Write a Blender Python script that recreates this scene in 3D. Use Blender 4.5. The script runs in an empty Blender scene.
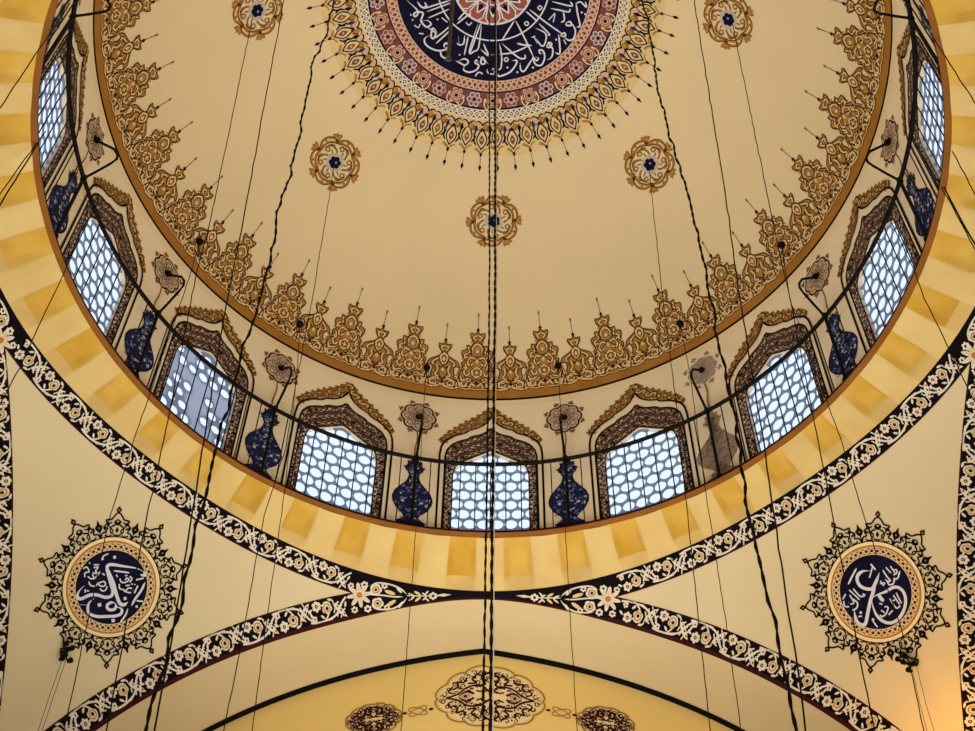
import bpy, math, random, json
from math import sin, cos, pi, radians, sqrt, acos, asin, atan2, hypot
from mathutils import Vector, Matrix
from mathutils.geometry import tessellate_polygon
random.seed(7)
# ------------------------------------------------------------------ frame of the place
S = 6.0            # metres per unit: the gallery edge under the drum has radius 1 unit
ZL = 18.644        # height of the gallery floor above the mosque floor (m)
AZ0 = 0.8          # turn of the whole decoration about the dome axis (degrees)
def W(p): return Vector((p[0]*S, p[1]*S, p[2]*S + ZL))
DATA = json.loads('''{"L":[[72,[484,734,274,701,-73,558,-319,450,-371,345,-205,179,-43,44,89,-75,114,-192,4,-290,-203,-346,-354,-435,-483,-608,-558,-651,-630,-596,-642,-474,-605,-321]],[54,[452,623,577,675,479,731]],[78,[-330,337,-9,98,241,-118,398,-223,510,-207,560,-95]],[39,[-182,353,7,440,200,522]],[54,[663,532,693,316,677,73,690,-134]],[66,[297,-282,201,-322,151,-433,243,-494,357,-427,361,-343,297,-282]],[66,[356,-346,514,-320,563,-422,480,-536,286,-665,84,-781,-98,-822,-202,-769,-270,-613,-219,-453]],[42,[652,-200,683,-418,661,-627]],[27,[-588,454,-600,523,-533,631]],[30,[734,40,882,110]],[30,[435,463,576,597]],[48,[-435,-758,-284,-670]],[27,[-860,2,-809,82,-695,19,-767,-57,-711,-139]],[27,[-651,160,-559,232,-566,113,-459,111,-604,40]],[27,[-657,-90,-562,-99,-483,-35,-463,91,-458,161]],[27,[-588,17,-487,-55]],[27,[-560,-180,-488,-235,-372,-200,-336,-96,-234,14,-161,-42,-233,-118,-361,-111]],[27,[-383,156,-309,150]],[27,[-227,-180,-145,-197,-85,-129,-108,-43]],[24,[-692,219,-566,294]],[27,[-533,-377,-498,-454]],[27,[-484,-397,-434,-367]],[27,[-66,313,-9,280]],[27,[66,275,152,227,253,287,276,384,197,370,216,315]],[27,[248,451,331,434,328,332]],[27,[125,161,201,74,305,102,354,82,497,133,487,227,383,198,354,82]],[24,[288,208,368,272]],[30,[553,366,581,166]],[24,[378,311,487,360]],[24,[139,402,185,440]]],"Ld":[[60,[-20,-517]],[51,[449,-61]],[57,[486,-663]],[45,[-588,454]],[48,[-346,644]],[39,[813,-79]],[24,[-803,201]]],"R":[[75,[155,504,-4,582,-161,560,-245,461,-254,317,-167,184,-41,110,77,155,235,258,344,341]],[78,[344,341,105,171,-71,13,-215,-99,-405,-282,-565,-449,-664,-522,-761,-483,-804,-361,-758,-208,-709,-106]],[69,[-133,-81,7,-82,222,-126,427,-133,552,-206,598,-346,555,-514,434,-669,252,-789,63,-841,-118,-801,-239,-668,-289,-478,-257,-270,-190,-114]],[83,[27,-77,28,-208,59,-291]],[42,[-82,729,-303,612,-503,498]],[42,[276,630,281,560,301,433]],[27,[265,537,59,363]],[30,[451,343,451,163,471,37,401,62,362,134]],[27,[554,364,586,180]],[27,[670,327,674,128]],[27,[656,205,747,183,711,106,613,116]],[30,[798,104,673,-2,587,1]],[30,[598,43,494,-59,391,-30,393,50]],[27,[206,112,314,64,237,28]],[27,[258,163,240,59]],[27,[-549,376,-455,41]],[30,[-445,348,-395,105,-279,69,-313,122]],[27,[-680,338,-815,268]],[27,[-607,262,-620,56,-725,84,-696,182]],[27,[-813,217,-870,103,-776,32]],[30,[-604,161,-544,11,-627,-88,-747,-84]],[30,[-705,-288,-621,-320]],[27,[-441,-553,-441,-633,-424,-740]],[30,[216,-318,231,-584,349,-588]],[27,[338,-291,352,-558]],[27,[432,-282,405,-556]],[24,[248,-401,314,-407]],[27,[-72,-280,-25,-340]],[30,[-5,-416,63,-471,-52,-566,-186,-586,-213,-522]],[27,[-127,-442,-82,-533]],[27,[-24,-630,125,-587]]],"Rd":[[42,[-600,-234]],[42,[-426,-529]]],"M":[[49,[-2607,362,-2434,536,-2296,688,-2280,815,-2370,881,-2404,807,-2297,742,-2121,788,-2158,929,-2178,1053,-2020,1222,-1877,1140,-1982,1028,-2142,1037]],[49,[-2291,419,-2153,607,-2012,579,-2080,449]],[46,[-2119,662,-1273,428]],[35,[-2014,758,-1238,501]],[35,[-1981,956,-1309,696]],[49,[-2020,1222,-1809,1357,-1738,1449,-1811,1589,-1882,1515,-1825,1267,-1685,1416]],[42,[-1793,1590,-1560,1438,-1275,1197]],[42,[-1742,1753,-1276,1340]],[49,[-1917,1477,-2079,1577,-2064,1738,-1886,1889,-1636,1970,-1421,1924,-1349,1801,-1438,1745,-1492,1833,-1421,1888]],[49,[-1600,1954,-1566,2133,-1423,2209,-1278,2159]],[42,[-1063,1041,-782,723]],[42,[-1098,1165,-676,831]],[42,[-1098,1753,-991,1809,-884,1757,-849,1508]],[42,[-1045,1541,-1027,1773]],[39,[-743,1544,-866,2131]],[39,[-356,1117,-704,2115]],[42,[-444,1153,-705,2008,-562,2008,-420,1866,-339,1117]],[42,[-278,1758,-205,1936,-112,2149,-366,1937]],[46,[-1135,2287,-991,2361,-847,2434,-739,2328,-847,2238,-1027,2289]],[46,[-847,2434,-883,2576,-702,2649,-485,2578,-415,2436,-523,2364,-488,2275,-415,2364]],[46,[-344,2293,-237,2257,-235,2381,-343,2382,-309,2186,-127,2398]],[32,[-520,2774,-413,2649,-285,2702]],[35,[-161,2541,-123,2665,58,2698,55,2538,-16,2574]],[42,[-59,2112,66,2110]],[28,[-2393,1148,-2270,1227,-2214,1123]],[28,[-2255,1407,-2113,1432]],[28,[-815,1116,-727,1206,-639,1117]],[25,[-1557,956,-1381,1105]],[42,[656,1043,280,1678]],[42,[691,1042,990,1582,1276,2138]],[46,[281,1750,792,2161,1008,2187,1004,2062]],[49,[744,1735,960,1779,1210,1785]],[42,[216,2089,645,2024,1139,1788]],[49,[615,2274,759,2269,727,2412,552,2632,229,2766,191,2677]],[39,[210,1751,289,2141,278,2497,189,2571]],[46,[1276,2138,1123,2395,1003,2579,893,2548,869,2336]],[46,[1330,2135,1439,2164,1370,2239,1258,2139,1338,2348,1519,2373,1619,2153,1574,1941,1448,1914,1470,2019,1594,1976]],[46,[1707,1683,1676,1792,1784,1802,1814,1675,1707,1683,1858,1850,1833,2102,1693,2201]],[42,[1000,742,1363,1044]],[42,[1104,683,1611,1046,2159,1380]],[42,[1400,1096,1731,1395,1679,1435]],[42,[1299,1244,1625,1403,1602,1726,1496,1768,1345,1563]],[46,[2016,1374,2066,1691,2079,1976,1934,1952]],[42,[2054,1442,2192,1323,2233,1427,2090,1439]],[46,[2231,1015,2353,968,2394,1072,2252,1085,2230,998]],[46,[2389,983,2526,1221,2486,1475,2346,1542,2199,1466]],[42,[2125,648,2173,931,2070,1011]],[42,[1735,608,2090,651,2303,668,2333,558]],[42,[1761,391,2365,483,2323,343]],[46,[2500,362,2571,714,2661,1064,2556,1110]],[42,[2502,397,2640,329,2824,471,2779,296]],[25,[1696,969,1881,740]],[25,[1840,1030,1883,776]],[25,[1202,1535,1307,1494]],[25,[1273,1531,1386,1703]],[28,[2184,1538,2263,1675]],[28,[1415,540,1481,607,1420,676,1355,615,1415,540]],[28,[1027,1052,1092,1113,1031,1180,965,1119,1027,1052]],[28,[433,2180,499,2242,436,2308,370,2246,433,2180]]],"Md":[[32,[-2493,819]],[32,[-2443,984]],[35,[-1681,1005]],[32,[-417,2186]],[32,[-1009,2111]],[39,[2692,648]],[39,[2801,690]],[39,[1952,1557]],[39,[476,2492]],[39,[787,2624]],[39,[1270,2459]]],"cab":[["twl",2,[[-4018,-2576,11916],[-3902,-2542,5173],[-3856,-2530,3026],[-3987,-2567,1072],[-3899,-2541,-516],[-3884,-2537,-1930],[-3854,-2528,-3856],[-3893,-2539,-5059],[-3848,-2526,-6662],[-3828,-2521,-7969],[-3865,-2531,-9338],[-3872,-2533,-10963],[-3930,-2550,-12086],[-3908,-2543,-13240],[-3889,-2538,-14294],[-3845,-2525,-15676],[-3852,-2527,-16668],[-3839,-2523,-17439],[-3779,-2505,-27439]]],["twr",2,[[3682,-2662,12024],[3649,-2653,5205],[3641,-2650,3632],[3634,-2649,2169],[3545,-2625,591],[3596,-2638,-1874],[3662,-2656,-3436],[3722,-2673,-4867],[3720,-2673,-7016],[3683,-2662,-9464],[3679,-2661,-11559],[3585,-2635,-13337],[3624,-2646,-14921],[3627,-2646,-15974],[3602,-2639,-17390],[3575,-2632,-27390]]],["rosl2",1.0,[[-6836,16,10610],[-6446,145,4133],[-6157,242,-930],[-6108,261,-2869],[-5739,382,-8430],[-5638,417,-10525],[-5379,500,-14147],[-5329,516,-14893],[-4739,712,-24874]]],["l3",1.0,[[-5413,-2489,11249],[-5142,-2409,5467],[-4810,-2313,-939],[-4578,-2246,-5237],[-4460,-2210,-8005],[-4231,-2146,-11584],[-4045,-2094,-14289],[-3952,-2067,-15922],[-3895,-2051,-17040],[-3360,-1896,-27024]]],["balll2",1.0,[[-8253,5326,6879],[-8208,5343,4863],[-8222,5341,-2233],[-8190,5353,-4887],[-8007,5420,-7389],[-7762,5507,-10712],[-7484,5610,-20708]]],["rosl1",1.0,[[-4768,4804,10651],[-4724,4814,9267],[-4619,4837,3119],[-4595,4842,-846],[-4552,4852,-3122],[-4713,4817,-5413],[-4658,4829,-8677],[-4643,4833,-11222],[-4587,4845,-21222]]],["balll1",1.0,[[-5573,8083,6874],[-5384,8118,4485],[-5093,8175,-619],[-4955,8207,-4893],[-4831,8234,-8343],[-4344,8333,-18331]]],["ballc1",1.0,[[-1828,9630,6899],[-1843,9629,5229],[-1803,9632,-818],[-1800,9632,-7098],[-1779,9634,-17098]]],["ballc2",1.0,[[2137,9531,6970],[2151,9529,3774],[2101,9533,-836],[2123,9532,-7105],[2113,9533,-17105]]],["cenl",1.5,[[-128,74,13003],[-67,74,6480],[22,74,-4142],[22,74,-11261],[20,74,-15161],[72,74,-25161]]],["cenr",2,[[50,10,13004],[103,10,1832],[133,9,-4239],[118,10,-11329],[123,9,-15214],[149,9,-25214]]],["rosr1",1.0,[[4824,4741,10655],[4775,4751,9336],[4587,4789,3310],[4501,4807,-815],[4373,4833,-4390],[4284,4851,-7239],[4148,4878,-11009],[3836,4941,-21004]]],["ballr1",1.0,[[5688,7940,6977],[5706,7937,4097],[5570,7968,-529],[5511,7981,-5393],[5432,7999,-8338],[5265,8038,-18337]]],["r3",1.0,[[5145,-2616,11367],[4934,-2553,5517],[4678,-2479,-69],[4451,-2414,-5062],[4380,-2394,-6190],[4291,-2369,-7810],[4118,-2318,-11877],[4008,-2287,-13920],[3917,-2261,-15804],[3844,-2241,-17047],[3387,-2109,-27036]]],["rosr2",1.0,[[6821,36,10622],[6587,119,5596],[6306,217,-358],[6175,264,-3669],[5949,343,-8300],[5831,383,-10294],[5636,451,-14042],[5611,460,-14723],[5134,627,-24711]]],["ballr2",1.0,[[8313,5167,6949],[8117,5241,4114],[8299,5173,-2029],[8285,5178,-4829],[8332,5160,-8077],[8187,5216,-10642],[8116,5245,-20641]]],["sl1",1.0,[[-9275,-3720,1716],[-9279,-3722,-765],[-9282,-3725,-3615],[-9306,-3744,-5391],[-9349,-3778,-15391]]],["sl2",1.0,[[-9916,-1197,546],[-9969,-1236,-555],[-10040,-1288,-2538],[-10075,-1310,-4433],[-10396,-1537,-14426]]],["sl3",1.3,[[-9913,-1219,-40],[-9934,-1234,-1471],[-9943,-1239,-2910],[-9989,-1272,-4745],[-10149,-1384,-14743]]],["sl4",1.0,[[-9829,1735,2710],[-9702,1804,-424],[-9709,1801,-2739],[-9694,1809,-4292],[-9738,1786,-6125],[-9634,1844,-16124]]],["sr1",1.0,[[9180,-3951,-113],[9186,-3955,-1787],[9201,-3968,-3199],[9215,-3979,-4824],[9289,-4038,-14824]]],["sr2",1.0,[[9843,-1703,-750],[9837,-1699,-1831],[9829,-1693,-2638],[9857,-1713,-4317],[9897,-1742,-14317]]],["sr3",1.5,[[9965,-654,-407],[9964,-653,-1520],[9982,-665,-2717],[10027,-696,-4506],[10179,-799,-14504]]],["sr4",1.0,[[9824,1761,2981],[9847,1748,-195],[9809,1771,-1142],[9847,1749,-2771],[9857,1743,-4216],[9922,1705,-6050],[10031,1642,-16049]]],["sr5",1.0,[[9975,-472,1229],[10024,-506,-724],[10030,-509,-2814],[10079,-542,-4444],[10262,-665,-14442]]],["wl",0.7,[[-10041,10127,-4528],[-10059,10120,-5664],[-10050,10123,-6846],[-10089,10108,-16846]]],["wl2",0.7,[[-9979,10191,-4531],[-9986,10188,-5723],[-9985,10188,-6789],[-10015,10177,-16789]]],["wr",0.7,[[10232,9956,-4551],[10168,9981,-5649],[10138,9993,-6555],[9672,10178,-16543]]],["wr2",0.7,[[10329,9900,-4601],[10278,9920,-5820],[10270,9924,-6611],[9978,10042,-16606]]]]}''')
coll = bpy.context.scene.collection

# ------------------------------------------------------------------ materials
def lin(c):
    return tuple((v/255/12.92 if v/255 <= .04045 else ((v/255+.055)/1.055)**2.4) for v in c) + (1.0,)
MATS = {}
def mat(name, rgb, rough=.75, var=.10, scale=6.0, metal=0.0, spec=.25, stain=None):
    m = bpy.data.materials.new(name); m.use_nodes = True
    nt = m.node_tree; b = nt.nodes['Principled BSDF']
    b.inputs['Roughness'].default_value = rough; b.inputs['Metallic'].default_value = metal
    b.inputs['Specular IOR Level'].default_value = spec
    tc = nt.nodes.new('ShaderNodeTexCoord'); nz = nt.nodes.new('ShaderNodeTexNoise')
    nz.inputs['Scale'].default_value = scale; nz.inputs['Detail'].default_value = 5
    mx = nt.nodes.new('ShaderNodeMix'); mx.data_type = 'RGBA'
    c = lin(rgb); c2 = lin(stain) if stain else tuple(v*(1-var*2) for v in c[:3]) + (1,)
    mx.inputs['A'].default_value = c; mx.inputs['B'].default_value = c2
    rp = nt.nodes.new('ShaderNodeMapRange'); rp.inputs['From Min'].default_value = .35; rp.inputs['From Max'].default_value = .75
    nt.links.new(tc.outputs['Object'], nz.inputs['Vector'])
    nt.links.new(nz.outputs['Fac'], rp.inputs['Value'])
    nt.links.new(rp.outputs['Result'], mx.inputs['Factor'])
    nt.links.new(mx.outputs['Result'], b.inputs['Base Color'])
    MATS[name] = m
    return m
#@@MATS
P_ = dict(spec=.08)
mat('dome_plaster', (206,187,151), .9, .03, .6, **P_)
mat('drum_plaster', (238,224,198), .9, .04, 1.2, **P_)
mat('pendentive_plaster', (198,184,152), .9, .03, .5, **P_)
mat('soffit_plaster', (192,175,140), .9, .03, .5, **P_)
mat('tympanum_plaster', (222,194,124), .9, .03, .5, **P_)
mat('halo_paint', (206,182,134), .9, .06, 3, **P_)
mat('gold_paint', (166,122,60), .8, .16, 9, **P_)
mat('band_gold', (152,104,44), .8, .12, 3, **P_)
mat('gold_dark', (134,92,40), .8, .14, 9, **P_)
mat('brown_line', (78,46,20), .8, .1, 9, **P_)
mat('cream_paint', (226,204,160), .8, .05, 6, **P_)
mat('frieze_cream', (208,180,132), .8, .05, 6, **P_)
mat('white_paint', (200,202,218), .8, .05, 6, **P_)
mat('floral_white', (206,198,186), .8, .08, 9, **P_)
mat('floral_cream', (206,182,136), .8, .08, 9, **P_)
mat('navy_paint', (14,12,36), .8, .12, 6, **P_)
mat('navy_disc', (9,9,32), .8, .15, 2, stain=(16,19,52), **P_)
mat('black_paint', (10,5,12), .8, .1, 6, **P_)
mat('maroon_paint', (54,16,18), .8, .1, 6, **P_)
mat('red_paint', (150,82,72), .8, .1, 8, **P_)
mat('pink_paint', (198,162,144), .8, .1, 9, **P_)
mat('rose_paint', (112,66,64), .8, .15, 9, **P_)
mat('mauve_paint', (116,82,100), .8, .12, 9, **P_)
mat('petal_paint', (206,182,158), .8, .15, 14, **P_)
mat('petal_grey', (178,166,160), .85, .12, 14, **P_)
mat('surround_brown', (94,70,60), .8, .22, 14, **P_)
mat('vase_blue', (36,42,92), .8, .2, 14, **P_)
mat('vase_light', (120,132,176), .8, .1, 14, **P_)
mat('vase_grey', (160,140,126), .85, .22, 14, **P_)
mat('vase_grey_dark', (112,96,90), .85, .2, 14, **P_)
mat('stone_light', (198,176,120), .85, .10, 1.6, stain=(190,162,106), **P_)
mat('stone_base', (196,169,110), .85, .10, 1.6, **P_)
mat('stone_yellow', (182,144,56), .85, .12, 1.6, stain=(194,164,86), **P_)
mat('ledge_brown', (128,82,34), .7, .14, 2, **P_)
mat('iron', (4,3,4), .6, .1, 4, 0, .12)
mat('cable_dark', (8,6,6), .7, .15, 4, 0, .1)
mat('cable_pale', (205,196,180), .5, .15, 4)  # highlight colour of the central rope
mat('rod_bronze', (84,76,72), .5, .3, 20)
mat('floor_carpet', (120,40,34), .95, .1, 3)
mat('wall_plaster', (206,184,140), .85, .03, .5)
# plaster lattice that lets some daylight through, and the round panes behind it
def lattice_mat():
    m = bpy.data.materials.new('lattice_plaster'); m.use_nodes = True; nt = m.node_tree; nt.nodes.clear()
    o = nt.nodes.new('ShaderNodeOutputMaterial'); d = nt.nodes.new('ShaderNodeBsdfDiffuse'); t = nt.nodes.new('ShaderNodeBsdfTranslucent')
    d.inputs['Color'].default_value = lin((170,168,176)); t.inputs['Color'].default_value = lin((190,194,210))
    mx = nt.nodes.new('ShaderNodeMixShader'); mx.inputs[0].default_value = .72
    nt.links.new(d.outputs[0], mx.inputs[1]); nt.links.new(t.outputs[0], mx.inputs[2]); nt.links.new(mx.outputs[0], o.inputs[0]); MATS['lattice_plaster'] = m
lattice_mat()
def glass_mat():
    m = bpy.data.materials.new('window_glass'); m.use_nodes = True; nt = m.node_tree; nt.nodes.clear()
    o = nt.nodes.new('ShaderNodeOutputMaterial'); d = nt.nodes.new('ShaderNodeBsdfTransparent'); t = nt.nodes.new('ShaderNodeBsdfGlossy')
    tr = nt.nodes.new('ShaderNodeBsdfTranslucent'); tr.inputs['Color'].default_value = lin((235,240,250))
    d.inputs['Color'].default_value = lin((236,243,255)); t.inputs['Roughness'].default_value = .1
    mx = nt.nodes.new('ShaderNodeMixShader'); mx.inputs[0].default_value = .2
    m2 = nt.nodes.new('ShaderNodeMixShader'); m2.inputs[0].default_value = .04
    nt.links.new(d.outputs[0], mx.inputs[1]); nt.links.new(tr.outputs[0], mx.inputs[2]); nt.links.new(mx.outputs[0], m2.inputs[1]); nt.links.new(t.outputs[0], m2.inputs[2])
    nt.links.new(m2.outputs[0], o.inputs[0]); MATS['window_glass'] = m
glass_mat()

# ------------------------------------------------------------------ mesh builder (works in units, written out in metres)
class MB:
    def __init__(s): s.V = []; s.F = []; s.I = []; s.names = []; s.sm = []
    def mi(s, m):
        if m not in s.names: s.names.append(m)
        return s.names.index(m)
    def face(s, pts, m, smooth=False):
        n = len(s.V); s.V += [tuple(p) for p in pts]; s.F.append(tuple(range(n, n+len(pts)))); s.I.append(s.mi(m)); s.sm.append(smooth)
    def grid(s, P, m, closed=False, smooth=True):       # P[i][j]; m a name or f(i,j)
        n = len(s.V); R_, C_ = len(P), len(P[0])
        for row in P: s.V += [tuple(p) for p in row]
        for i in range(R_ if closed else R_-1):
            for j in range(C_-1):
                a, b = i, (i+1) % R_
                s.F.append((n+a*C_+j, n+b*C_+j, n+b*C_+j+1, n+a*C_+j+1)); s.I.append(s.mi(m(i,j) if callable(m) else m)); s.sm.append(smooth)
    def tube(s, P, r, m, n=6, cap=True):                # P unit points, r radius in units (number or list)
        P = [Vector(p) for p in P]; rings = []
        for i, p in enumerate(P):
            t = (P[min(i+1,len(P)-1)] - P[max(i-1,0)]).normalized()
            a = t.cross(Vector((0,0,1)) if abs(t.z) < .9 else Vector((1,0,0))).normalized(); b = t.cross(a)
            rr = r[i] if isinstance(r, (list, tuple)) else r
            rings.append([p + rr*(cos(2*pi*k/n)*a + sin(2*pi*k/n)*b) for k in range(n+1)])
        s.grid(rings, m)
        if cap: s.face(rings[0][:n][::-1], m); s.face(rings[-1][:n], m)
    def box(s, p0, p1, m):
        x0,y0,z0 = p0; x1,y1,z1 = p1
        c = [(x0,y0,z0),(x1,y0,z0),(x1,y1,z0),(x0,y1,z0),(x0,y0,z1),(x1,y0,z1),(x1,y1,z1),(x0,y1,z1)]
        for f in ((0,3,2,1),(4,5,6,7),(0,1,5,4),(1,2,6,5),(2,3,7,6),(3,0,4,7)): s.face([c[i] for i in f], m)
    def build(s, name, parent=None, origin=(0,0,0)):
        me = bpy.data.meshes.new(name); o3 = W(origin)
        me.from_pydata([W(v) - o3 for v in s.V], [], s.F)
        for m in s.names: me.materials.append(MATS[m])
        me.polygons.foreach_set('material_index', s.I); me.polygons.foreach_set('use_smooth', s.sm); me.update()
        o = bpy.data.objects.new(name, me); coll.objects.link(o)
        if parent: o.parent = parent
        else: o.location = o3
        return o
def tag(o, label=None, cat=None, group=None, kind=None):
    if label: o['label'] = label
    if cat: o['category'] = cat
    if group: o['group'] = group
    if kind: o['kind'] = kind
    return o
def empty(name, p, az=0.0, label=None, cat=None, group=None, kind=None):
    o = bpy.data.objects.new(name, None); coll.objects.link(o); o.empty_display_size = .3
    o.location = W(p); o.rotation_euler.z = -radians(az)
    return tag(o, label, cat, group, kind)
def copy_tree(o, parent=None):
    c = o.copy(); coll.objects.link(c); c.parent = parent
    for ch in list(o.children): copy_tree(ch, c)
    return c
def around(o, p, az):                                   # stand a thing built at azimuth 0 (base p) at azimuth az
    a = radians(az); o.location = W((p[1]*sin(a), p[1]*cos(a), p[2])); o.rotation_euler.z = -a
    return o

# ------------------------------------------------------------------ surfaces: (x, y, h) -> point; h lifts off the surface into the room
RD = 1.0975207; ZD = .6066 + .7 - RD; TH0 = asin(1.023/RD)     # dome: part of a sphere
RW = 1.03                                                       # drum wall
RP, ZP = 1.7, -1.35                                             # pendentive sphere
AI, AE = 1.1735, 1.119                                          # planes of the arch edges
ZU, ZB = -.0735, -.1147                                         # ring band
def zoff(a): return -.013*cos(4*a)                              # the ring dips a little over each arch
def ysoff(ph): return AI - .020*math.exp(-(ph/.22)**2)          # plane of the soffit edge, drawn in at the crown
def wall_map(az0=0.0, r=RW):
    a0 = radians(az0)
    return lambda x, y, h=0: ((r-h)*sin(a0+x/r), (r-h)*cos(a0+x/r), y)
def dome_base_map(x, y, h=0):
    th = TH0 - y/RD; a = radians(AZ0) + x/1.01; r = RD-h
    return (r*sin(th)*sin(a), r*sin(th)*cos(a), ZD + r*cos(th))
def sph_map(C, R, c, e1, e2):
    C, c, e1, e2 = Vector(C), Vector(c), Vector(e1), Vector(e2)
    def f(x, y, h=0):
        d = hypot(x, y); k = d/R
        v = c if d < 1e-9 else cos(k)*c + sin(k)*(x/d*e1 + y/d*e2)
        return tuple(C + (R-h)*v)
    return f
APEX = sph_map((0,0,ZD), RD, (0,0,1), (1,0,0), (0,1,0))
def dome_spot(r, az=0.0):
    a = radians(az); s = r/RD; c = sqrt(1-s*s)
    return sph_map((0,0,ZD), RD, (s*sin(a), s*cos(a), c), (cos(a), -sin(a), 0), (-c*sin(a), -c*cos(a), s))
def pend_spot(p):
    n = (Vector(p) - Vector((0,0,ZP))).normalized(); up = (Vector((0,0,1)) - n*n.z).normalized()
    return sph_map((0,0,ZP), RP, n, n.cross(up), up)
def turn(f, q):                                                # quarter turns: 0 far, 1 right, 2 near, 3 left
    a = q*pi/2; c, s = cos(a), sin(a)
    def g(x, y, h=0):
        X, Y, Z = f(x, y, h); return (c*X + s*Y, -s*X + c*Y, Z)
    return g
BI = asin(AI/RP); BE = asin(AE/RP); AW = (BI-BE)*RP
def arch_map(x, y, h=0):                                       # y from the soffit edge (0) to the outer edge (AW)
    b = BI - y/RP; r = RP-h; ph = x/(RP*cos(BI))
    return (r*cos(b)*sin(ph), r*sin(b), ZP + r*cos(b)*cos(ph))
TU = acos((ZU-ZP)/RP); TB = acos((ZB-ZP)/RP); RGW = (TB-TU)*RP; RGR = RP*sin((TU+TB)/2)
def ring_map(x, y, h=0):                                       # y from the lower edge (0) up to the cornice (RGW)
    a = x/RGR; t0 = acos((ZB-ZP+zoff(a))/RP); t = t0 - y/RGW*(t0 - acos((ZU-ZP+zoff(a))/RP)); r = RP-h
    return (r*sin(t)*sin(a), r*sin(t)*cos(a), ZP + r*cos(t))

# ------------------------------------------------------------------ painted drawing
def spline(P, n=4, closed=False):
    if len(P) < 3 and not closed: return list(P)
    out = []; L = len(P); rng = range(L if closed else L-1)
    for i in rng:
        if closed: a, b, c, d = P[(i-1)%L], P[i], P[(i+1)%L], P[(i+2)%L]
        else: a, b, c, d = P[max(i-1,0)], P[i], P[i+1], P[min(i+2,L-1)]
        for k in range(n):
            t = k/n
            out.append(tuple(.5*(2*b[j] + (c[j]-a[j])*t + (2*a[j]-5*b[j]+4*c[j]-d[j])*t*t + (3*b[j]-a[j]-3*c[j]+d[j])*t**3) for j in (0,1)))
    if not closed: out.append(tuple(P[-1]))
    return out
def stroke(G, M, P, w, h, m, closed=False, taper=False):
    L = len(P); rows = []
    for i, p in enumerate(P):
        a = P[(i-1)%L] if closed else P[max(i-1,0)]; b = P[(i+1)%L] if closed else P[min(i+1,L-1)]
        dx, dy = b[0]-a[0], b[1]-a[1]; d = hypot(dx, dy) or 1e-9
        ww = (w(i/(L-1)) if callable(w) else w)/2
        if taper: ww *= max(.15, min(1, 6*min(i, L-1-i)/(L-1)))
        nx, ny = -dy/d*ww, dx/d*ww
        rows.append([M(p[0]+nx, p[1]+ny, h), M(p[0]-nx, p[1]-ny, h)])
    G.grid(rows, m, closed, False)
def blob(G, M, P, h, m):
    tri = tessellate_polygon([[Vector((p[0], p[1], 0)) for p in P]])
    n = len(G.V); P = [tuple(p) for p in P]; k = G.mi(m); mid = {}
    todo = [tuple(t) for t in tri]; out = []
    while todo:                                                 # follow the curve of the surface: no long flat facets
        t = todo.pop(); e = max(range(3), key=lambda i: hypot(P[t[i]][0]-P[t[(i+1)%3]][0], P[t[i]][1]-P[t[(i+1)%3]][1]))
        a, b, c = t[e], t[(e+1)%3], t[(e+2)%3]
        if hypot(P[a][0]-P[b][0], P[a][1]-P[b][1]) > .026:
            key = (min(a,b), max(a,b))
            if key not in mid: mid[key] = len(P); P.append(((P[a][0]+P[b][0])/2, (P[a][1]+P[b][1])/2))
            m_ = mid[key]; todo += [(a, m_, c), (m_, b, c)]
        else: out.append(t)
    G.V += [M(p[0], p[1], h) for p in P]
    for t in out: G.F.append(tuple(n+i for i in t)); G.I.append(k); G.sm.append(False)
def disc(G, M, x, y, r, h, m, n=12, ry=None, rot=0.0):
    ry = ry or r; c, s = cos(rot), sin(rot)
    blob(G, M, [(x + c*r*cos(2*pi*k/n) - s*ry*sin(2*pi*k/n), y + s*r*cos(2*pi*k/n) + c*ry*sin(2*pi*k/n)) for k in range(n)], h, m)
def ring(G, M, x, y, r, w, h, m, n=20):
    stroke(G, M, [(x + r*cos(2*pi*k/n), y + r*sin(2*pi*k/n)) for k in range(n)], w, h, m, True)
def annulus(G, M, r0, r1, h, m, n=96, k=2):
    G.grid([[M((r0+(r1-r0)*j/k)*cos(2*pi*i/n), (r0+(r1-r0)*j/k)*sin(2*pi*i/n), h) for j in range(k+1)] for i in range(n)], m, True)
def bigdisc(G, M, r, h, m, n=64):
    annulus(G, M, r*.02, r, h, m, n, 6); disc(G, M, 0, 0, r*.021, h, m, 12)
def lobed(n, r, d, k=6, ph=0.0, x=0, y=0, sx=1, sy=1):
    return [(x + sx*(r + d*abs(sin(n*t/2)) )*cos(t+ph), y + sy*(r + d*abs(sin(n*t/2)))*sin(t+ph)) for t in [2*pi*i/(n*k) for i in range(n*k)]]
def local(M, x, y, rot=0.0, sc=1.0, fy=1):
    c, s = cos(rot), sin(rot)
    return lambda u, v, h=0: M(x + sc*(c*u - s*v*fy), y + sc*(s*u + c*v*fy), h)
def mirror(P): return [(-x, y) for x, y in P]
def spiral(x, y, r0, r1, a0, turns, n=10):
    return [(x + (r0+(r1-r0)*i/n)*cos(a0+2*pi*turns*i/n), y + (r0+(r1-r0)*i/n)*sin(a0+2*pi*turns*i/n)) for i in range(n+1)]
H1, H2, H3, H4, H5 = .0006, .0011, .0016, .0021, .0026         # coats of paint, thinnest first

# ================================================================== SETTING
# ---- dome
g = MB(); NA, NT = 128, 28
g.grid([[(RD*sin(t)*sin(2*pi*i/NA), RD*sin(t)*cos(2*pi*i/NA), ZD + RD*cos(t)) for t in [asin(1.0303/RD)*j/NT + (1e-3 if j == 0 else 0) for j in range(NT+1)]] for i in range(NA)], 'dome_plaster', True)
ceiling = tag(g.build('ceiling'), 'cream plastered dome with a gold palmette frieze along its foot', 'dome', kind='structure')
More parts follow.
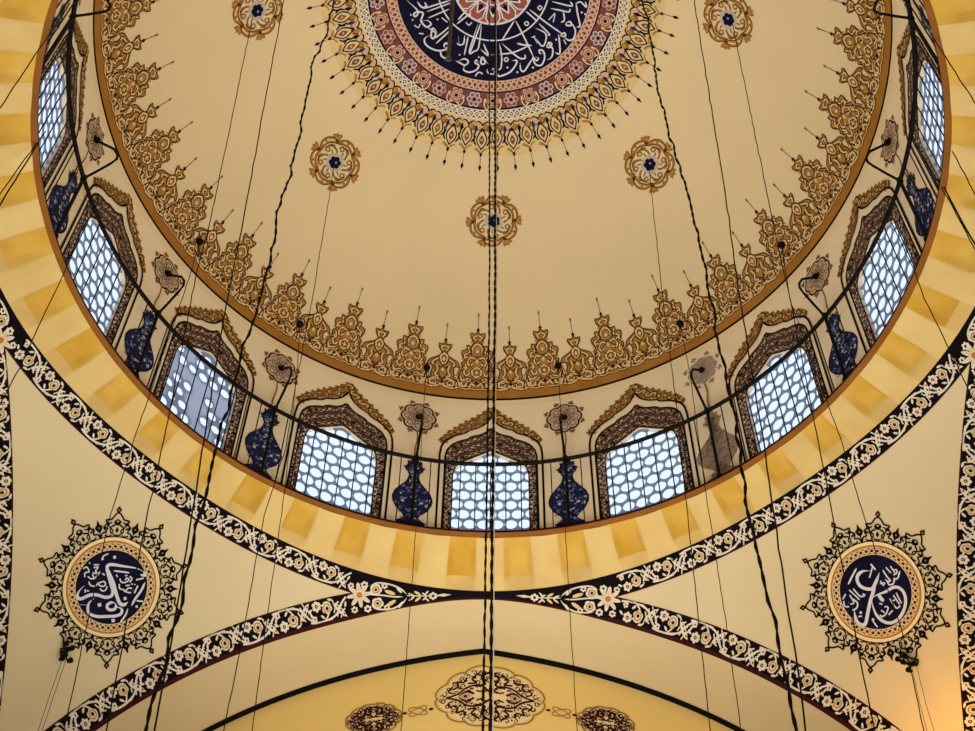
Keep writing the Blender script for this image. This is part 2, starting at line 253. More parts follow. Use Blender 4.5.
# frieze: golden band and sixty palmettes painted up from the foot of the dome
g = MB()
PIT = 2*pi*1.01/60
n = 240
g.grid([[dome_base_map(2*pi*1.01*i/n, y, H1) for y in (-.001, .006)] for i in range(n)], 'black_paint', True)
g.grid([[dome_base_map(2*pi*1.01*i/n, y, H1) for y in (.006, .02, .036)] for i in range(n)], 'band_gold', True)
BIG = [(0,.2),(.008,.19),(.024,.194),(.022,.176),(.013,.163),(.02,.15),(.035,.152),(.034,.138),(.05,.132),(.049,.115),(.040,.1),(.05,.09),(.045,.074),(.055,.058),(.057,.036),(.064,.02),(.066,0)]
SML = [(0,.158),(.007,.148),(.021,.15),(.018,.134),(.009,.122),(.014,.11),(.03,.1),(.046,.09),(.052,.070),(.040,.077),(.033,.062),(.037,.046),(.033,.035),(.046,.028),(.05,.012),(.054,0)]
def palmette(x0, big):
    M = local(dome_base_map, x0, .034)
    sil = BIG if big else SML
    out = spline(mirror(sil)[::-1][:-1] + sil, 2)
    blob(g, M, out, H1, 'gold_paint'); stroke(g, M, out, .0036, H4, 'brown_line')
    for sg in (1, -1):
        f = lambda P: [(sg*x, y) for x, y in P]
        def st(P, w, m, h=H3):
            Q = spline(f(P), 3)
            if m == 'frieze_cream': stroke(g, M, Q, w+.0058, H2, 'brown_line'); w += .0004
            stroke(g, M, Q, w, h, m)
        if big:
            st([(.003,.186),(.014,.18),(.006,.17)], .0045, 'frieze_cream')
            st([(0,.158),(.014,.148),(.015,.13),(.004,.118)], .0055, 'frieze_cream')
            st([(.03,.145),(.026,.128),(.04,.12),(.038,.11)], .0045, 'frieze_cream')
            st([(.004,.105),(.02,.112),(.03,.098),(.024,.084),(.012,.09)], .005, 'frieze_cream')
            st([(.0,.078),(.014,.066),(.012,.052),(.0,.044)], .0055, 'frieze_cream')
            st([(.038,.09),(.032,.074),(.04,.06),(.03,.048),(.022,.058)], .0045, 'frieze_cream')
            st([(.01,.03),(.026,.038),(.044,.03),(.05,.014),(.036,.01),(.03,.022)], .005, 'frieze_cream')
            st([(.004,.014),(.014,.02),(.022,.008)], .005, 'frieze_cream')
            st([(.062,.01),(.06,.028),(.057,.05),(.05,.068),(.042,.074)], .005, 'frieze_cream'); st([(.05,.045),(.046,.03),(.054,.016)], .0042, 'frieze_cream')
            st([(.046,.1),(.036,.112),(.026,.108)], .004, 'frieze_cream'); st([(.05,.07),(.04,.078),(.036,.066)], .004, 'frieze_cream'); st([(.012,.168),(.02,.158)], .003, 'frieze_cream')
            st([(0,.168),(.02,.14),(0,.112),(-.022,.086),(0,.06),(.024,.036),(.052,.024)], .0026, 'brown_line', H4)
            st([(.012,.155),(.03,.13),(.028,.105),(.044,.08),(.03,.06)], .0024, 'brown_line', H4)
            st([(.0,.036),(.018,.026),(.03,.004)], .0026, 'brown_line', H4)
            disc(g, M, sg*.02, .122, .004, H4, 'brown_line', 6); disc(g, M, sg*.036, .04, .004, H4, 'brown_line', 6)
        else:
            st([(.002,.142),(.012,.14),(.006,.128)], .0045, 'frieze_cream')
            st([(0,.118),(.01,.108),(.01,.092),(.002,.082)], .0055, 'frieze_cream')
            st([(.018,.098),(.03,.09),(.036,.08),(.026,.076)], .0042, 'frieze_cream')
            st([(.02,.076),(.016,.058),(.024,.044),(.012,.036)], .0048, 'frieze_cream')
            st([(.006,.026),(.022,.032),(.034,.024),(.036,.01),(.022,.012)], .0046, 'frieze_cream')
            st([(0,.126),(.016,.104),(.004,.078),(-.014,.056),(0,.03),(.026,.018)], .0026, 'brown_line', H4)
            st([(.012,.1),(.028,.078),(.022,.05)], .0024, 'brown_line', H4)
            st([(.0,.012),(.018,.004),(.034,.0),(.05,.006)], .0045, 'frieze_cream'); st([(.052,.012),(.05,.03),(.044,.04),(.036,.044)], .0042, 'frieze_cream')
            disc(g, M, sg*.012, .07, .004, H4, 'brown_line', 6)
    for y in ((.132,.098,.06,.024) if big else (.098,.062,.02)):
        blob(g, M, [(0,y-.008),(.006,y),(0,y+.008),(-.006,y)], H4, 'frieze_cream' if y > .03 else 'maroon_paint')
    t = .2 if big else .158
    blob(g, M, [(0,t-.004),(.006,t+.004),(0,t+.013),(-.006,t+.004)], H4, 'maroon_paint')
    stroke(g, M, [(0,t+.01),(0,t+.05)], .0018, H3, 'brown_line'); disc(g, M, 0, t+.054, .0035, H4, 'gold_dark', 6, .007)
ph0 = radians(-2.7)*1.01
for i in range(60):                                             # continuous leafwork between the palmettes
    M = local(dome_base_map, ph0 + (i+.5)*PIT, .034); s_ = 1 if i % 2 == 0 else -1
    F_ = spline([(-.06,-.001),(-.06,.03),(-.03,.036),(-.012,.026),(.006,.03),(.03,.034),(.06,.03),(.06,-.001)], 3)
    blob(g, M, F_, H1*.5, 'gold_paint'); stroke(g, M, F_[3:-3], .003, H1*.7, 'brown_line')
    def vine(P, w):
        Q = spline([(s_*x, y) for x, y in P], 3); stroke(g, M, Q, w+.005, H2, 'brown_line'); stroke(g, M, Q, w*.82, H3, 'frieze_cream')
    for P, w in (([(-.046,.012),(-.036,.026),(-.02,.03),(-.008,.022),(-.014,.010),(-.026,.013)],.0046),([(-.002,.004),(.006,.018),(.02,.026),(.034,.022),(.034,.010),(.022,.009)],.0046),([(-.05,.001),(-.036,.004),(-.022,.001),(-.008,.004)],.004),([(.006,.001),(.02,.002),(.034,.002),(.048,.006)],.004),([(.04,.03),(.05,.022),(.046,.012)],.004)): vine(P, w)
    for x, y in ((-.002,.028),(.045,.034),(-.04,.034),(.012,.008),(-.03,.020)):
        disc(g, M, s_*x, y, .0042, H4, 'brown_line', 6)
for i in range(60): palmette(radians(-2.7)*1.01 + i*PIT, i % 2 == 0)
for i in range(120):                                            # small buds along the top of the band
    x = i*PIT/2; disc(g, dome_base_map, x, .039, .006, H5, 'gold_dark' if i % 2 else 'frieze_cream', 6, .003)
g.build('palmette_frieze', ceiling)

# ---- drum wall: fifteen bays, nine with a window
HW = .6075; BAY = 24.0; HB = radians(BAY)/2*RW
PANE = [(-.107,.02),(-.107,.262),(-.1,.296),(-.08,.319),(0,.373),(.08,.319),(.1,.296),(.107,.262),(.107,.02)]
def resample(P, n, closed=True):
    Q = list(P) + ([P[0]] if closed else []); L = [0]
    for a, b in zip(Q, Q[1:]): L.append(L[-1] + hypot(b[0]-a[0], b[1]-a[1]))
    out = []; j = 0
    for i in range(n if closed else n):
        t = L[-1]*i/(n if closed else n-1)
        while j < len(L)-2 and L[j+1] < t: j += 1
        k = (t-L[j])/(L[j+1]-L[j] or 1); out.append((Q[j][0]+(Q[j+1][0]-Q[j][0])*k, Q[j][1]+(Q[j+1][1]-Q[j][1])*k))
    return out
def rect_hit(c, p):                                             # where the ray c->p leaves the bay
    dx, dy = p[0]-c[0], p[1]-c[1]; ts = []
    if dx: ts += [((HB if dx > 0 else -HB)-c[0])/dx]
    if dy: ts += [((HW if dy > 0 else 0)-c[1])/dy]
    t = min(ts); return (c[0]+dx*t, c[1]+dy*t)
g = MB()
for k in range(-7, 8):
    M = wall_map(AZ0 + BAY*k)
    if abs(k) <= 4:
        c = (0, .18); hole = resample(PANE, 72)
        angs = sorted([(atan2(p[1]-c[1], p[0]-c[0]), p) for p in hole] )
        pts = [p for _, p in angs]; outer = [rect_hit(c, p) for p in pts]
        for q in ((-HB,0),(HB,0),(HB,HW),(-HB,HW)):             # put exact corners in
            j = min(range(len(outer)), key=lambda i: hypot(outer[i][0]-q[0], outer[i][1]-q[1])); outer[j] = q
        g.grid([[M(a[0]+(b[0]-a[0])*t/4, a[1]+(b[1]-a[1])*t/4) for t in range(5)] for a, b in zip(pts, outer)], 'drum_plaster', True, False)
        g.grid([[M(a[0], a[1], -d) for d in (0, .006, .014)] for a in pts], 'drum_plaster', True, False)
    else:
        g.grid([[M(-HB+2*HB*i/8, HW*j/4) for j in range(5)] for i in range(9)], 'drum_plaster', False, False)
tag(g.build('wall_drum'), 'cream drum wall under the dome, pierced by a ring of windows', 'wall', kind='structure')

# ---- gallery edge, cornice of fluted blocks, painted ring below it
g = MB(); n = 256
prof = [(1.03,0),(1.0,0),(.9995,-.0085)]
g.grid([[(r*sin(2*pi*i/n), r*cos(2*pi*i/n), z) for r, z in prof] for i in range(n)], 'maroon_paint', True)
prof = [(.9995,-.0085),(1.001,-.0102),(1.005,-.0124),(1.009,-.0136),(1.0135,-.0142)]
g.grid([[(r*sin(2*pi*i/n), r*cos(2*pi*i/n), z) for r, z in prof] for i in range(n)], 'ledge_brown', True)
tag(g.build('trim_1'), 'golden brown rounded edge of the gallery at the foot of the drum', 'moulding', kind='structure')
g = MB(); NB = 90; SUB = 8; NT = 12
def corn(i, j):
    b = (i//SUB) % NB; u = (i % SUB)/SUB; a = radians(AZ0) + 2*pi*(i/SUB - .5)/NB; t = j/NT
    zu = ZU + zoff(a); r = 1.0135 + (sqrt(RP*RP-(zu-ZP)**2)-1.0135)*t; z = -.014 + (zu+.014)*t
    bow = .003*sin(pi*t)                                        # the whole cornice bellies a little
    if b % 2: d = -.026*(max(0, 1-(2*u-1)**2))**.35*min(1, (1-t)*2.4)*min(1, t*2.2)
    else: d = .004*sin(pi*u)*min(1, (1-t)*4)
    d += bow; return ((r - .478*d)*sin(a), (r - .478*d)*cos(a), z - .878*d)
def corn_m(i, j):
    b = (i//SUB) % NB; return ('stone_yellow' if j < 9 else 'stone_base') if b % 2 else 'stone_light'
g.grid([[corn(i, j) for j in range(NT+1)] for i in range(NB*SUB)], corn_m, True)
tag(g.build('trim_2'), 'cornice of alternating pale and yellow fluted stones under the gallery', 'cornice', kind='structure')

# ---- four pendentives
def pend(q):
    g = MB(); rows = []
    for i in range(49):
        a = radians(45*(i/24-1)) + pi/4 + q*pi/2; k_ = min(abs(sin(a)), abs(cos(a)))*1.2/max(abs(sin(a)), abs(cos(a))); rm = ysoff(asin(min(1, k_/1.23)))/max(abs(sin(a)), abs(cos(a))); ru = sqrt(RP*RP-(ZU+zoff(a)-ZP)**2)
        row = []
        for j in range(25):
            r = ru + (rm-ru)*j/24; row.append((r*sin(a), r*cos(a), ZP + sqrt(RP*RP-r*r)))
        rows.append(row)
    g.grid(rows, 'pendentive_plaster'); return g
for q, nm in enumerate(('wall_pendentive_far_right','wall_pendentive_near_right','wall_pendentive_near_left','wall_pendentive_far_left')):
    tag(pend(q).build(nm), 'cream curved pendentive in the %s corner under the cornice' % nm[16:].replace('_',' '), 'pendentive', kind='structure')

# ---- painted floral ribbons
def floral_half(G, M, fl):                                      # one half repeat, p long, band half width 1 -> y in +-.022
    L = local(M, 0, 0, 0, 1, fl)
    st = lambda P, w, m='floral_white', h=H3: stroke(G, L, spline(P, 3), w, h, m)
    st([(-.05,-.018),(-.03,-.021),(-.005,-.02),(.02,-.012),(.035,.006),(.05,.018)], .0042)
    st([(-.012,-.02),(0,-.008),(-.004,.006),(-.018,.012)], .0034)
    # ring flower
    blob(G, L, lobed(6, .0085, .0035, 4, 0, -.028, .011), H3, 'floral_white'); disc(G, L, -.028, .011, .0042, H4, 'maroon_paint', 8); disc(G, L, -.028, .011, .0018, H5, 'floral_cream', 6)
    # cup blossom with curled sepals
    blob(G, L, lobed(5, .0105, .003, 4, .4, -.002, .004), H3, 'floral_cream')
    st(spiral(-.002, .004, .0125, .005, 2.2, -1.1, 10), .003, 'floral_white', H4); disc(G, L, -.002, .003, .004, H5, 'maroon_paint', 8)
    stroke(G, L, spiral(-.002, .004, .0085, .0085, 0, 1, 10), .0013, H5, 'brown_line')
    # long pinnate leaf across the band
    leaf = [(.012,.021),(.02,.012),(.03,.004),(.04,-.008),(.046,-.021),(.036,-.018),(.026,-.01),(.017,.002)]
    blob(G, L, leaf, H4, 'floral_white')
    for k in range(4): disc(G, L, .0185+.007*k, .0115-.0085*k, .0026, H5, 'gold_dark' if k % 2 else 'maroon_paint', 6)
    for k in range(3): st([(.022+.007*k,.008-.008*k),(.03+.007*k,.012-.008*k)], .003); st([(.018+.007*k,.0-.008*k),(.014+.007*k,-.009-.008*k)], .003)
    # small flower and leaves
    blob(G, L, lobed(5, .005, .0022, 4, 0, -.038, -.013), H3, 'floral_white'); disc(G, L, -.038, -.013, .0024, H4, 'rose_paint', 6)
    for (x, y, a) in ((-.046,.004,.6),(.008,.019,-.3),(-.016,-.012,2.4),(.046,.004,1.2),(.004,-.019,.2)):
        disc(G, L, x, y, .0062, H3, 'floral_white', 8, .0026, a)
def star(G, M):
    for k in range(8):
        a = k*pi/4; disc(G, M, .013*cos(a), .013*sin(a), .012, H5+.0004, 'floral_white', 8, .0042, a); disc(G, M, .011*cos(a), .011*sin(a), .006, H5+.0008, 'floral_cream', 6, .002, a)
    disc(G, M, 0, 0, .006, H5+.001, 'gold_paint', 8)
HPX = .0935
# ring ribbon round the foot of the cornice
g = MB(); n = 240
def ylow(a):                                                    # the ring stops at the soffit edge over the crowns
    a = (a + pi/4) % (pi/2) - pi/4; tm = asin(min(1, ysoff(asin(min(1, 1.17*abs(math.tan(a))/1.23)))/(RP*cos(a)))); t0 = acos((ZB-ZP+zoff(a))/RP); t1 = acos((ZU-ZP+zoff(a))/RP)
    return max(0, (t0-tm)/(t0-t1)*RGW)
def rstrip(y0, y1, m, h): g.grid([[ring_map(2*pi*RGR*i/n, min(RGW, y + ylow(2*pi*i/n) if y < RGW*.5 else y), h) for y in (y0, y1)] for i in range(n)], m, True)
rstrip(0, RGW, 'black_paint', H1); rstrip(0, .0035, 'maroon_paint', H2)
for q in range(4):
    a0, a1 = radians(18.2), radians(71.8); L = (a1-a0)*RGR; N = 2*round(L/HPX/2); 
    for k in range(N):
        x = (a0 + q*pi/2)*RGR + L*(k+.5)/N
        floral_half(g, local(ring_map, x, RGW*.5), 1.12 if k % 2 else -1.12)
tag(g.build('trim_3'), 'black ribbon of white flowers painted in a ring below the cornice', 'ribbon', kind='structure')
# arches: soffit, edge ribbon
def barrel(G, q, y1, m):
    r = RP*cos(BI); pm = asin(AI/r)
    def f(x, y, h=0):
        y0 = ysoff(x); rr = sqrt(RP*RP - y0*y0) + (r - sqrt(RP*RP - y0*y0))*min(1, y*12); return (rr*sin(x), y0 + y, ZP + rr*cos(x))
    def ye(x): return (yl(x) + .022 - ysoff(x)) if q == 0 else y1
    T = turn(f, q); G.grid([[T(pm*(i/40-1), ye(pm*(i/40-1))*j/8) for j in range(9)] for i in range(81)], m)
def yl(ph): return 1.318 + .085*(1-math.exp(-abs(ph)*2.6))       # where the soffit ends against the far wall
ARCHN = ('far', 'right', 'near', 'left')
for q in range(4):
    g = MB(); barrel(g, q, 1.45 if q == 2 else .235, 'soffit_plaster')
    arch = tag(g.build('wall_arch_' + ARCHN[q]), 'smooth cream soffit of the great arch on the %s side' % ARCHN[q], 'arch', kind='structure')
    if q == 2: continue
    g = MB(); M = turn(arch_map, q); r = RP*cos(BI); pm = asin(AI/r)*r
    ed = lambda ph: (BI - asin(ysoff(ph)/RP))*RP
    def top(x):
        ph = x/r; a_ = atan2(1.23*sin(ph), 1.13); v = (ZU + zoff(a_) - ZP)/(RP*cos(ph))
        return min(AW, (BI - acos(min(1, v)))*RP - .001) if v < 1 else AW
    for y0, y1, m, h in ((0, AW, 'black_paint', H2), (-.0005, .011, 'maroon_paint', H3), (AW-.004, AW, 'maroon_paint', H3)):
        rows = []
        for i in range(161):
            x = pm*(i/80-1); e_ = ed(x/r) if y0 <= 0 else 0
            if y0 > 0 and abs(x) < .32: continue
            rows.append([M(x, y0+e_, h), M(x, (y0+e_ + (y1-y0)*(1 if y0+e_ < .006 else .5)) if m == 'maroon_paint' else top(x), h)])
        if y0 > 0:
            k_ = len(rows)//2; g.grid(rows[:k_], m); g.grid(rows[k_:], m)
        else: g.grid(rows, m)
    for sg in (1, -1):
        x0, x1 = .36, pm-.02; N = round((x1-x0)/HPX)
        for k in range(N):
            floral_half(g, local(M, sg*(x0 + (x1-x0)*(k+.5)/N), .005+AW*.5, 0, 1), sg*1.32*(1 if k % 2 else -1))
        # where the two ribbons part: a star, paired blossoms and a tapering tip
        star(g, local(M, sg*.32, .064, 0, 1.35)); J = lambda x, y: local(M, sg*x, y)
        for x, y, s_ in ((.277,.071,1.15),(.277,.035,1.15)):
            P = J(x, y); blob(g, P, lobed(5, .0115*s_, .003, 4, .4), H5, 'floral_white'); disc(g, P, 0, 0, .0085*s_, H5+.0003, 'floral_cream', 8); ring(g, P, 0, 0, .0075*s_, .0018, H5+.0006, 'brown_line', 10); disc(g, P, 0, 0, .0036*s_, H5+.0008, 'maroon_paint', 6)
        for x, y, s_ in ((.304,.088,.9),(.304,.025,.9),(.254,.078,.7),(.254,.021,.7),(.132,.0395,.95),(.338,.092,.7),(.338,.028,.8)):
            P = J(x, y); blob(g, P, lobed(6, .0082*s_, .003, 4), H5, 'floral_white'); disc(g, P, 0, 0, .0042*s_, H5+.0004, 'maroon_paint', 8)
        for P, w_ in (([(.3,.062),(.265,.055),(.235,.047),(.21,.044)],.004),([(.29,.083),(.27,.088),(.24,.08),(.215,.066),(.2,.05)],.004),([(.29,.024),(.27,.018),(.24,.016),(.215,.026),(.2,.04)],.004),([(.196,.052),(.182,.042),(.196,.032)],.0045),([(.16,.05),(.15,.04),(.16,.03)],.0045),([(.15,.0405),(.12,.04),(.085,.041)],.0042),([(.2,.046),(.18,.0435),(.15,.0405)],.003)):
            stroke(g, M, spline([(sg*x, y) for x, y in P], 4), w_, H5, 'floral_white', False, True)
        for x, y, a, s_, m_ in ((.242,.059,.45,1.5,'floral_cream'),(.242,.031,-.45,1.5,'floral_cream'),(.218,.062,.9,1,'floral_white'),(.218,.024,-.9,1,'floral_white'),(.172,.05,.6,1,'floral_cream'),(.172,.034,-.6,1,'floral_cream'),(.105,.0405,0,1.1,'floral_white'),(.148,.049,2.4,.7,'floral_white'),(.148,.031,-2.4,.7,'floral_white')):
            disc(g, M, sg*x, y, .010*s_, H5+.0003, m_, 8, .0034*s_, sg*a)
    g.build('floral_ribbon', arch)
# ---- tympanum under the far arch, its black border and the wall below; the other walls, piers and floor
r = RP*cos(BI); YT = 1.405
g = MB(); pm = asin(AI/r)
arcp = [(r*sin(pm*(i/40-1)), ZP + r*cos(pm*(i/40-1))) for i in range(81)]
def ytym(x): return yl(asin(max(-.95, min(.95, x/r)))) + .022
g.grid([[(a[0], ytym(a[0]), a[1] + (-1.0-a[1])*j/6) for j in range(7)] for a in [(x_, z_+.004) for x_, z_ in arcp]], 'tympanum_plaster')
ZF = -ZL/S
g.face([(-1.6,YT,-.99),(1.6,YT,-.99),(1.6,YT,ZF),(-1.6,YT,ZF)], 'wall_plaster')
g.face([(-1.2,YT,-.99),(1.2,YT,-.99),(1.2,1.3,-.99),(-1.2,1.3,-.99)], 'wall_plaster')
wf = tag(g.build('wall_far'), 'warm cream wall filling the far arch, edged by a black line', 'wall', kind='structure')
g = MB()
def bl(x, y, h=0):
    rr = r-h-.0006; ph = x; return (rr*sin(ph), y, ZP + rr*cos(ph))
n = 120; rows = []
for i in range(n+1):
    ph = (pm-.02)*(2*i/n-1); rows.append([bl(ph, yl(ph)+d, H1) for d in (0, .022)])
g.grid(rows, 'black_paint'); g.build('border_line', wf)
for nm, q in (('right',1),('left',3)):
    T = turn(lambda x, y, h=0: (x, YT, y), q); g = MB(); g.face([T(-1.6,ZF),T(1.6,ZF),T(1.6,0),T(-1.6,0)], 'wall_plaster')
    tag(g.build('wall_'+nm), 'cream wall closing the %s arch' % nm, 'wall', kind='structure')
g = MB(); yn = -2.62
g.face([(-1.6,yn,ZF),(1.6,yn,ZF),(1.6,yn,0),(-1.6,yn,0)], 'wall_plaster')
for sx in (-1,1): g.face([(sx*1.4,yn,ZF),(sx*1.4,-1.4,ZF),(sx*1.4,-1.4,0),(sx*1.4,yn,0)], 'wall_plaster')
for sx in (-1,1):
    g.face([(sx*AI,yn,-.98),(sx*1.41,yn,-.98),(sx*1.41,-AI,-.98),(sx*AI,-AI,-.98)], 'wall_plaster')
tag(g.build('wall_near'), 'cream wall behind the viewer', 'wall', kind='structure')
g = MB(); g.face([(-1.6,-2.7,ZF),(1.6,-2.7,ZF),(1.6,1.6,ZF),(-1.6,1.6,ZF)], 'floor_carpet')
tag(g.build('floor'), 'red carpeted floor', 'floor', kind='structure')
for i, (sx, sy) in enumerate(((1,1),(1,-1),(-1,-1),(-1,1))):
    g = MB(); xs = sorted((sx*AI, sx*1.4)); ys = sorted((sy*AI, sy*1.4)); g.box((xs[0],ys[0],ZF), (xs[1],ys[1],-.975), 'wall_plaster')
    tag(g.build('wall_pier_' + ('far_right','near_right','near_left','far_left')[i]), 'square pier under the pendentive', 'pier', kind='structure')

# ================================================================== WINDOWS
O1 = [(-.131,.0),(-.131,.34),(-.126,.368),(-.112,.395),(-.09,.412),(-.066,.424),(-.058,.436),(-.03,.446),(-.012,.46),(0,.48),(.012,.46),(.03,.446),(.058,.436),(.066,.424),(.09,.412),(.112,.395),(.126,.368),(.131,.34),(.131,.0)]
O2 = [(-.147,.0),(-.147,.345),(-.143,.382),(-.13,.41),(-.105,.434),(-.075,.449),(-.066,.462),(-.038,.476),(-.016,.497),(0,.532),(.016,.497),(.038,.476),(.066,.462),(.075,.449),(.105,.434),(.13,.41),(.143,.382),(.147,.345),(.147,.0)]
CR = [(-.147,.408),(-.128,.45),(-.1,.484),(-.072,.512),(-.04,.54),(-.016,.565),(0,.586),(.016,.565),(.04,.54),(.072,.512),(.1,.484),(.128,.45),(.147,.408)]
INN = [(-.107,.0)] + PANE[1:-1] + [(.107,.0)]
def inside(P, x, y):
    c = False; j = len(P)-1
    for i in range(len(P)):
        if (P[i][1] > y) != (P[j][1] > y) and x < (P[j][0]-P[i][0])*(y-P[i][1])/(P[j][1]-P[i][1]) + P[i][0]: c = not c
        j = i
    return c
WB = (0, RW, 0)
def window(kind, name):
    root = empty(name, WB); M = wall_map()
    g = MB(); N = 90
    a = resample(INN, N, False); b = resample(O1, N, False); c = resample(O2, N, False)
    g.grid([[M(p[0]+(q[0]-p[0])*t/2, p[1]+(q[1]-p[1])*t/2, H1) for t in range(3)] for p, q in zip(a, b)], 'surround_brown', False, False)
    g.grid([[M(*p, H1) for p in pq] for pq in zip(b, c)], 'drum_plaster', False, False)
    stroke(g, M, a, .003, H3, 'black_paint'); stroke(g, M, b, .005, H3, 'black_paint'); stroke(g, M, c, .006, H5+.0004, 'black_paint')
    rnd = random.Random(3)
    for i in range(1, N-1):                                     # scrollwork in the brown border
        mx, my = (a[i][0]+b[i][0])/2, (a[i][1]+b[i][1])/2; wd = hypot(a[i][0]-b[i][0], a[i][1]-b[i][1])
        dx, dy = (b[i][0]-a[i][0])/wd, (b[i][1]-a[i][1])/wd
        rows = 1 if wd < .034 else (2 if wd < .07 else 3)
        for k in range(rows):
            t = (k+.5)/rows - .5; x, y = mx+dx*t*wd, my+dy*t*wd
            if (i + k) % 2 == 0: stroke(g, M, spiral(x, y, .0085, .003, rnd.uniform(0, 6.28), rnd.choice((-.8,.8)), 7), .003, H2, 'petal_grey' if i % 4 else 'pink_paint')
            else:
                disc(g, M, x, y, .0042, H2, rnd.choice(('pink_paint','black_paint','cream_paint','petal_grey')), 6)
                stroke(g, M, spiral(x, y, .0075, .006, rnd.uniform(0, 6.28), .6, 5), .0032, H2, 'black_paint')
    sur = g.build('window_surround', root, WB)
    g = MB(); cr = resample(CR, 60, False); b2 = resample([p for p in O2 if p[1] > .4], 60, False)
    for i in range(0, 60):                                      # gilt crest of curls along the ogee
        p, q = cr[i], b2[i]; x, y = (p[0]+q[0])/2, (p[1]+q[1])/2; wd = max(.030, hypot(p[0]-q[0], p[1]-q[1])*.75)
        if i % 3 == 0:
            blob(g, M, lobed(5, wd*.42, wd*.14, 3, i, x, y), H2, 'gold_paint'); 
            stroke(g, M, spiral(x, y, wd*.44, wd*.12, i*1.1, .9*(1 if x < 0 else -1), 9), .0036, H4, 'brown_line')
            stroke(g, M, spiral(x, y, wd*.3, wd*.1, i*1.1+.9, .8*(1 if x < 0 else -1), 7), .003, H3, 'cream_paint')
        if i % 3 == 1: disc(g, M, p[0], p[1]-.004, .006, H3, 'gold_dark', 6)
    FC = spline([(p[0], p[1]) for p in cr], 1); bk = [((p[0]+q[0])/2*1.0, (p[1]+q[1])/2-.012) for p, q in zip(cr, b2)]
    g.grid([[M(a_[0], a_[1]-.004, H1), M(b_[0], b_[1], H1)] for a_, b_ in zip(cr, bk)], 'gold_paint', False, False)
    g.build('gilded_crest', sur, WB)
    g = MB(); LM = wall_map(0, RW+.006); dx = .0372; dy = .0395; SY = dy/(dx*.866); T0 = .003
    big = [(x*1.07, y if y > .05 else y-.02) for x, y in PANE]
    big = [(x, y+.008 if y > .3 else y) for x, y in big]
    def hexcell(x, y, s, rin, rs):
        o = [(x + s*cos(pi/6+2*pi*k/18)*1/max(cos((2*pi*k/18) % (pi/3) - pi/6), .8)*.866, y + SY*s*sin(pi/6+2*pi*k/18)*1/max(cos((2*pi*k/18) % (pi/3) - pi/6), .8)*.866) for k in range(18)]
        c = [(x + rin*cos(pi/6+2*pi*k/18), y + rin*rs*sin(pi/6+2*pi*k/18)) for k in range(18)]
        o = [(a_, max(b_, .004)) for a_, b_ in o]; c = [(a_, max(b_, .004)) for a_, b_ in c]
        g.grid([[LM(*o[k], 0), LM(*c[k], 0), LM(*c[k], -T0), LM(*o[k], -T0)] for k in range(18)], 'lattice_plaster', True, False)
    s = dx/sqrt(3)*1.004
    for j in range(-1, 11):
        for i in range(-5, 6):
            x = (i + .5*(j % 2))*dx; y = .025 + j*dy
            if y < -.005: continue
            if not inside([(u*1.18, v+.03 if v > .1 else v-.04) for u, v in PANE], x, y): continue
            rin = .0170
            if kind == 'repaired':
                q = random.Random(i*31+j).random()
                if abs(x-.008) < .012 and y < .26 or abs(y-.225) < .014 or q < .16:
                    o = [(x + s*cos(pi/6+pi/3*k+0), y + SY*s*sin(pi/6+pi/3*k)) for k in range(6)]
                    g.face([LM(p[0], max(p[1], .004), 0) for p in o], 'lattice_plaster'); continue
                rin = .012 + .0035*q
            hexcell(x, y, s, rin, SY*.90)
    lt = g.build('lattice', root, WB)
    g = MB(); GM = wall_map(0, RW+.012); gp = resample([(u*1.1, v) for u, v in big], 40); cc = (0, .18)
    g.grid([[GM(cc[0]+(p[0]-cc[0])*t, cc[1]+(p[1]-cc[1])*t) for t in (.02,.5,1)] for p in gp], 'window_glass', True, False)
    g.build('glass_pane', root, WB)
    return root
wp = window('plain', 'window_1'); wr = window('repaired', 'window_2')
order = [0, -2, -1, 1, 2, -3, 3, -4, 4]
txt = {0: 'arched lattice window in the middle of the drum, nearest the central ropes', -1: 'arched lattice window first to the left of the middle window',
 1: 'arched lattice window first to the right of the middle window', -2: 'patched arched window with greyed lattice and a vertical bar, left side', 2: 'arched lattice window beside the faded grey vase, on its right',
 -3: 'arched lattice window third to the left, steeply tilted', 3: 'arched lattice window third to the right, steeply tilted', -4: 'arched window at the left edge, seen nearly edge on', 4: 'arched window at the right edge, seen nearly edge on'}
for idx, k in enumerate(order):
    o = wp if k == 0 else (wr if k == -2 else copy_tree(wp))
    o.name = 'window_%d' % (idx+1); around(o, WB, AZ0 + BAY*k); tag(o, txt[k], 'window', kind='structure')

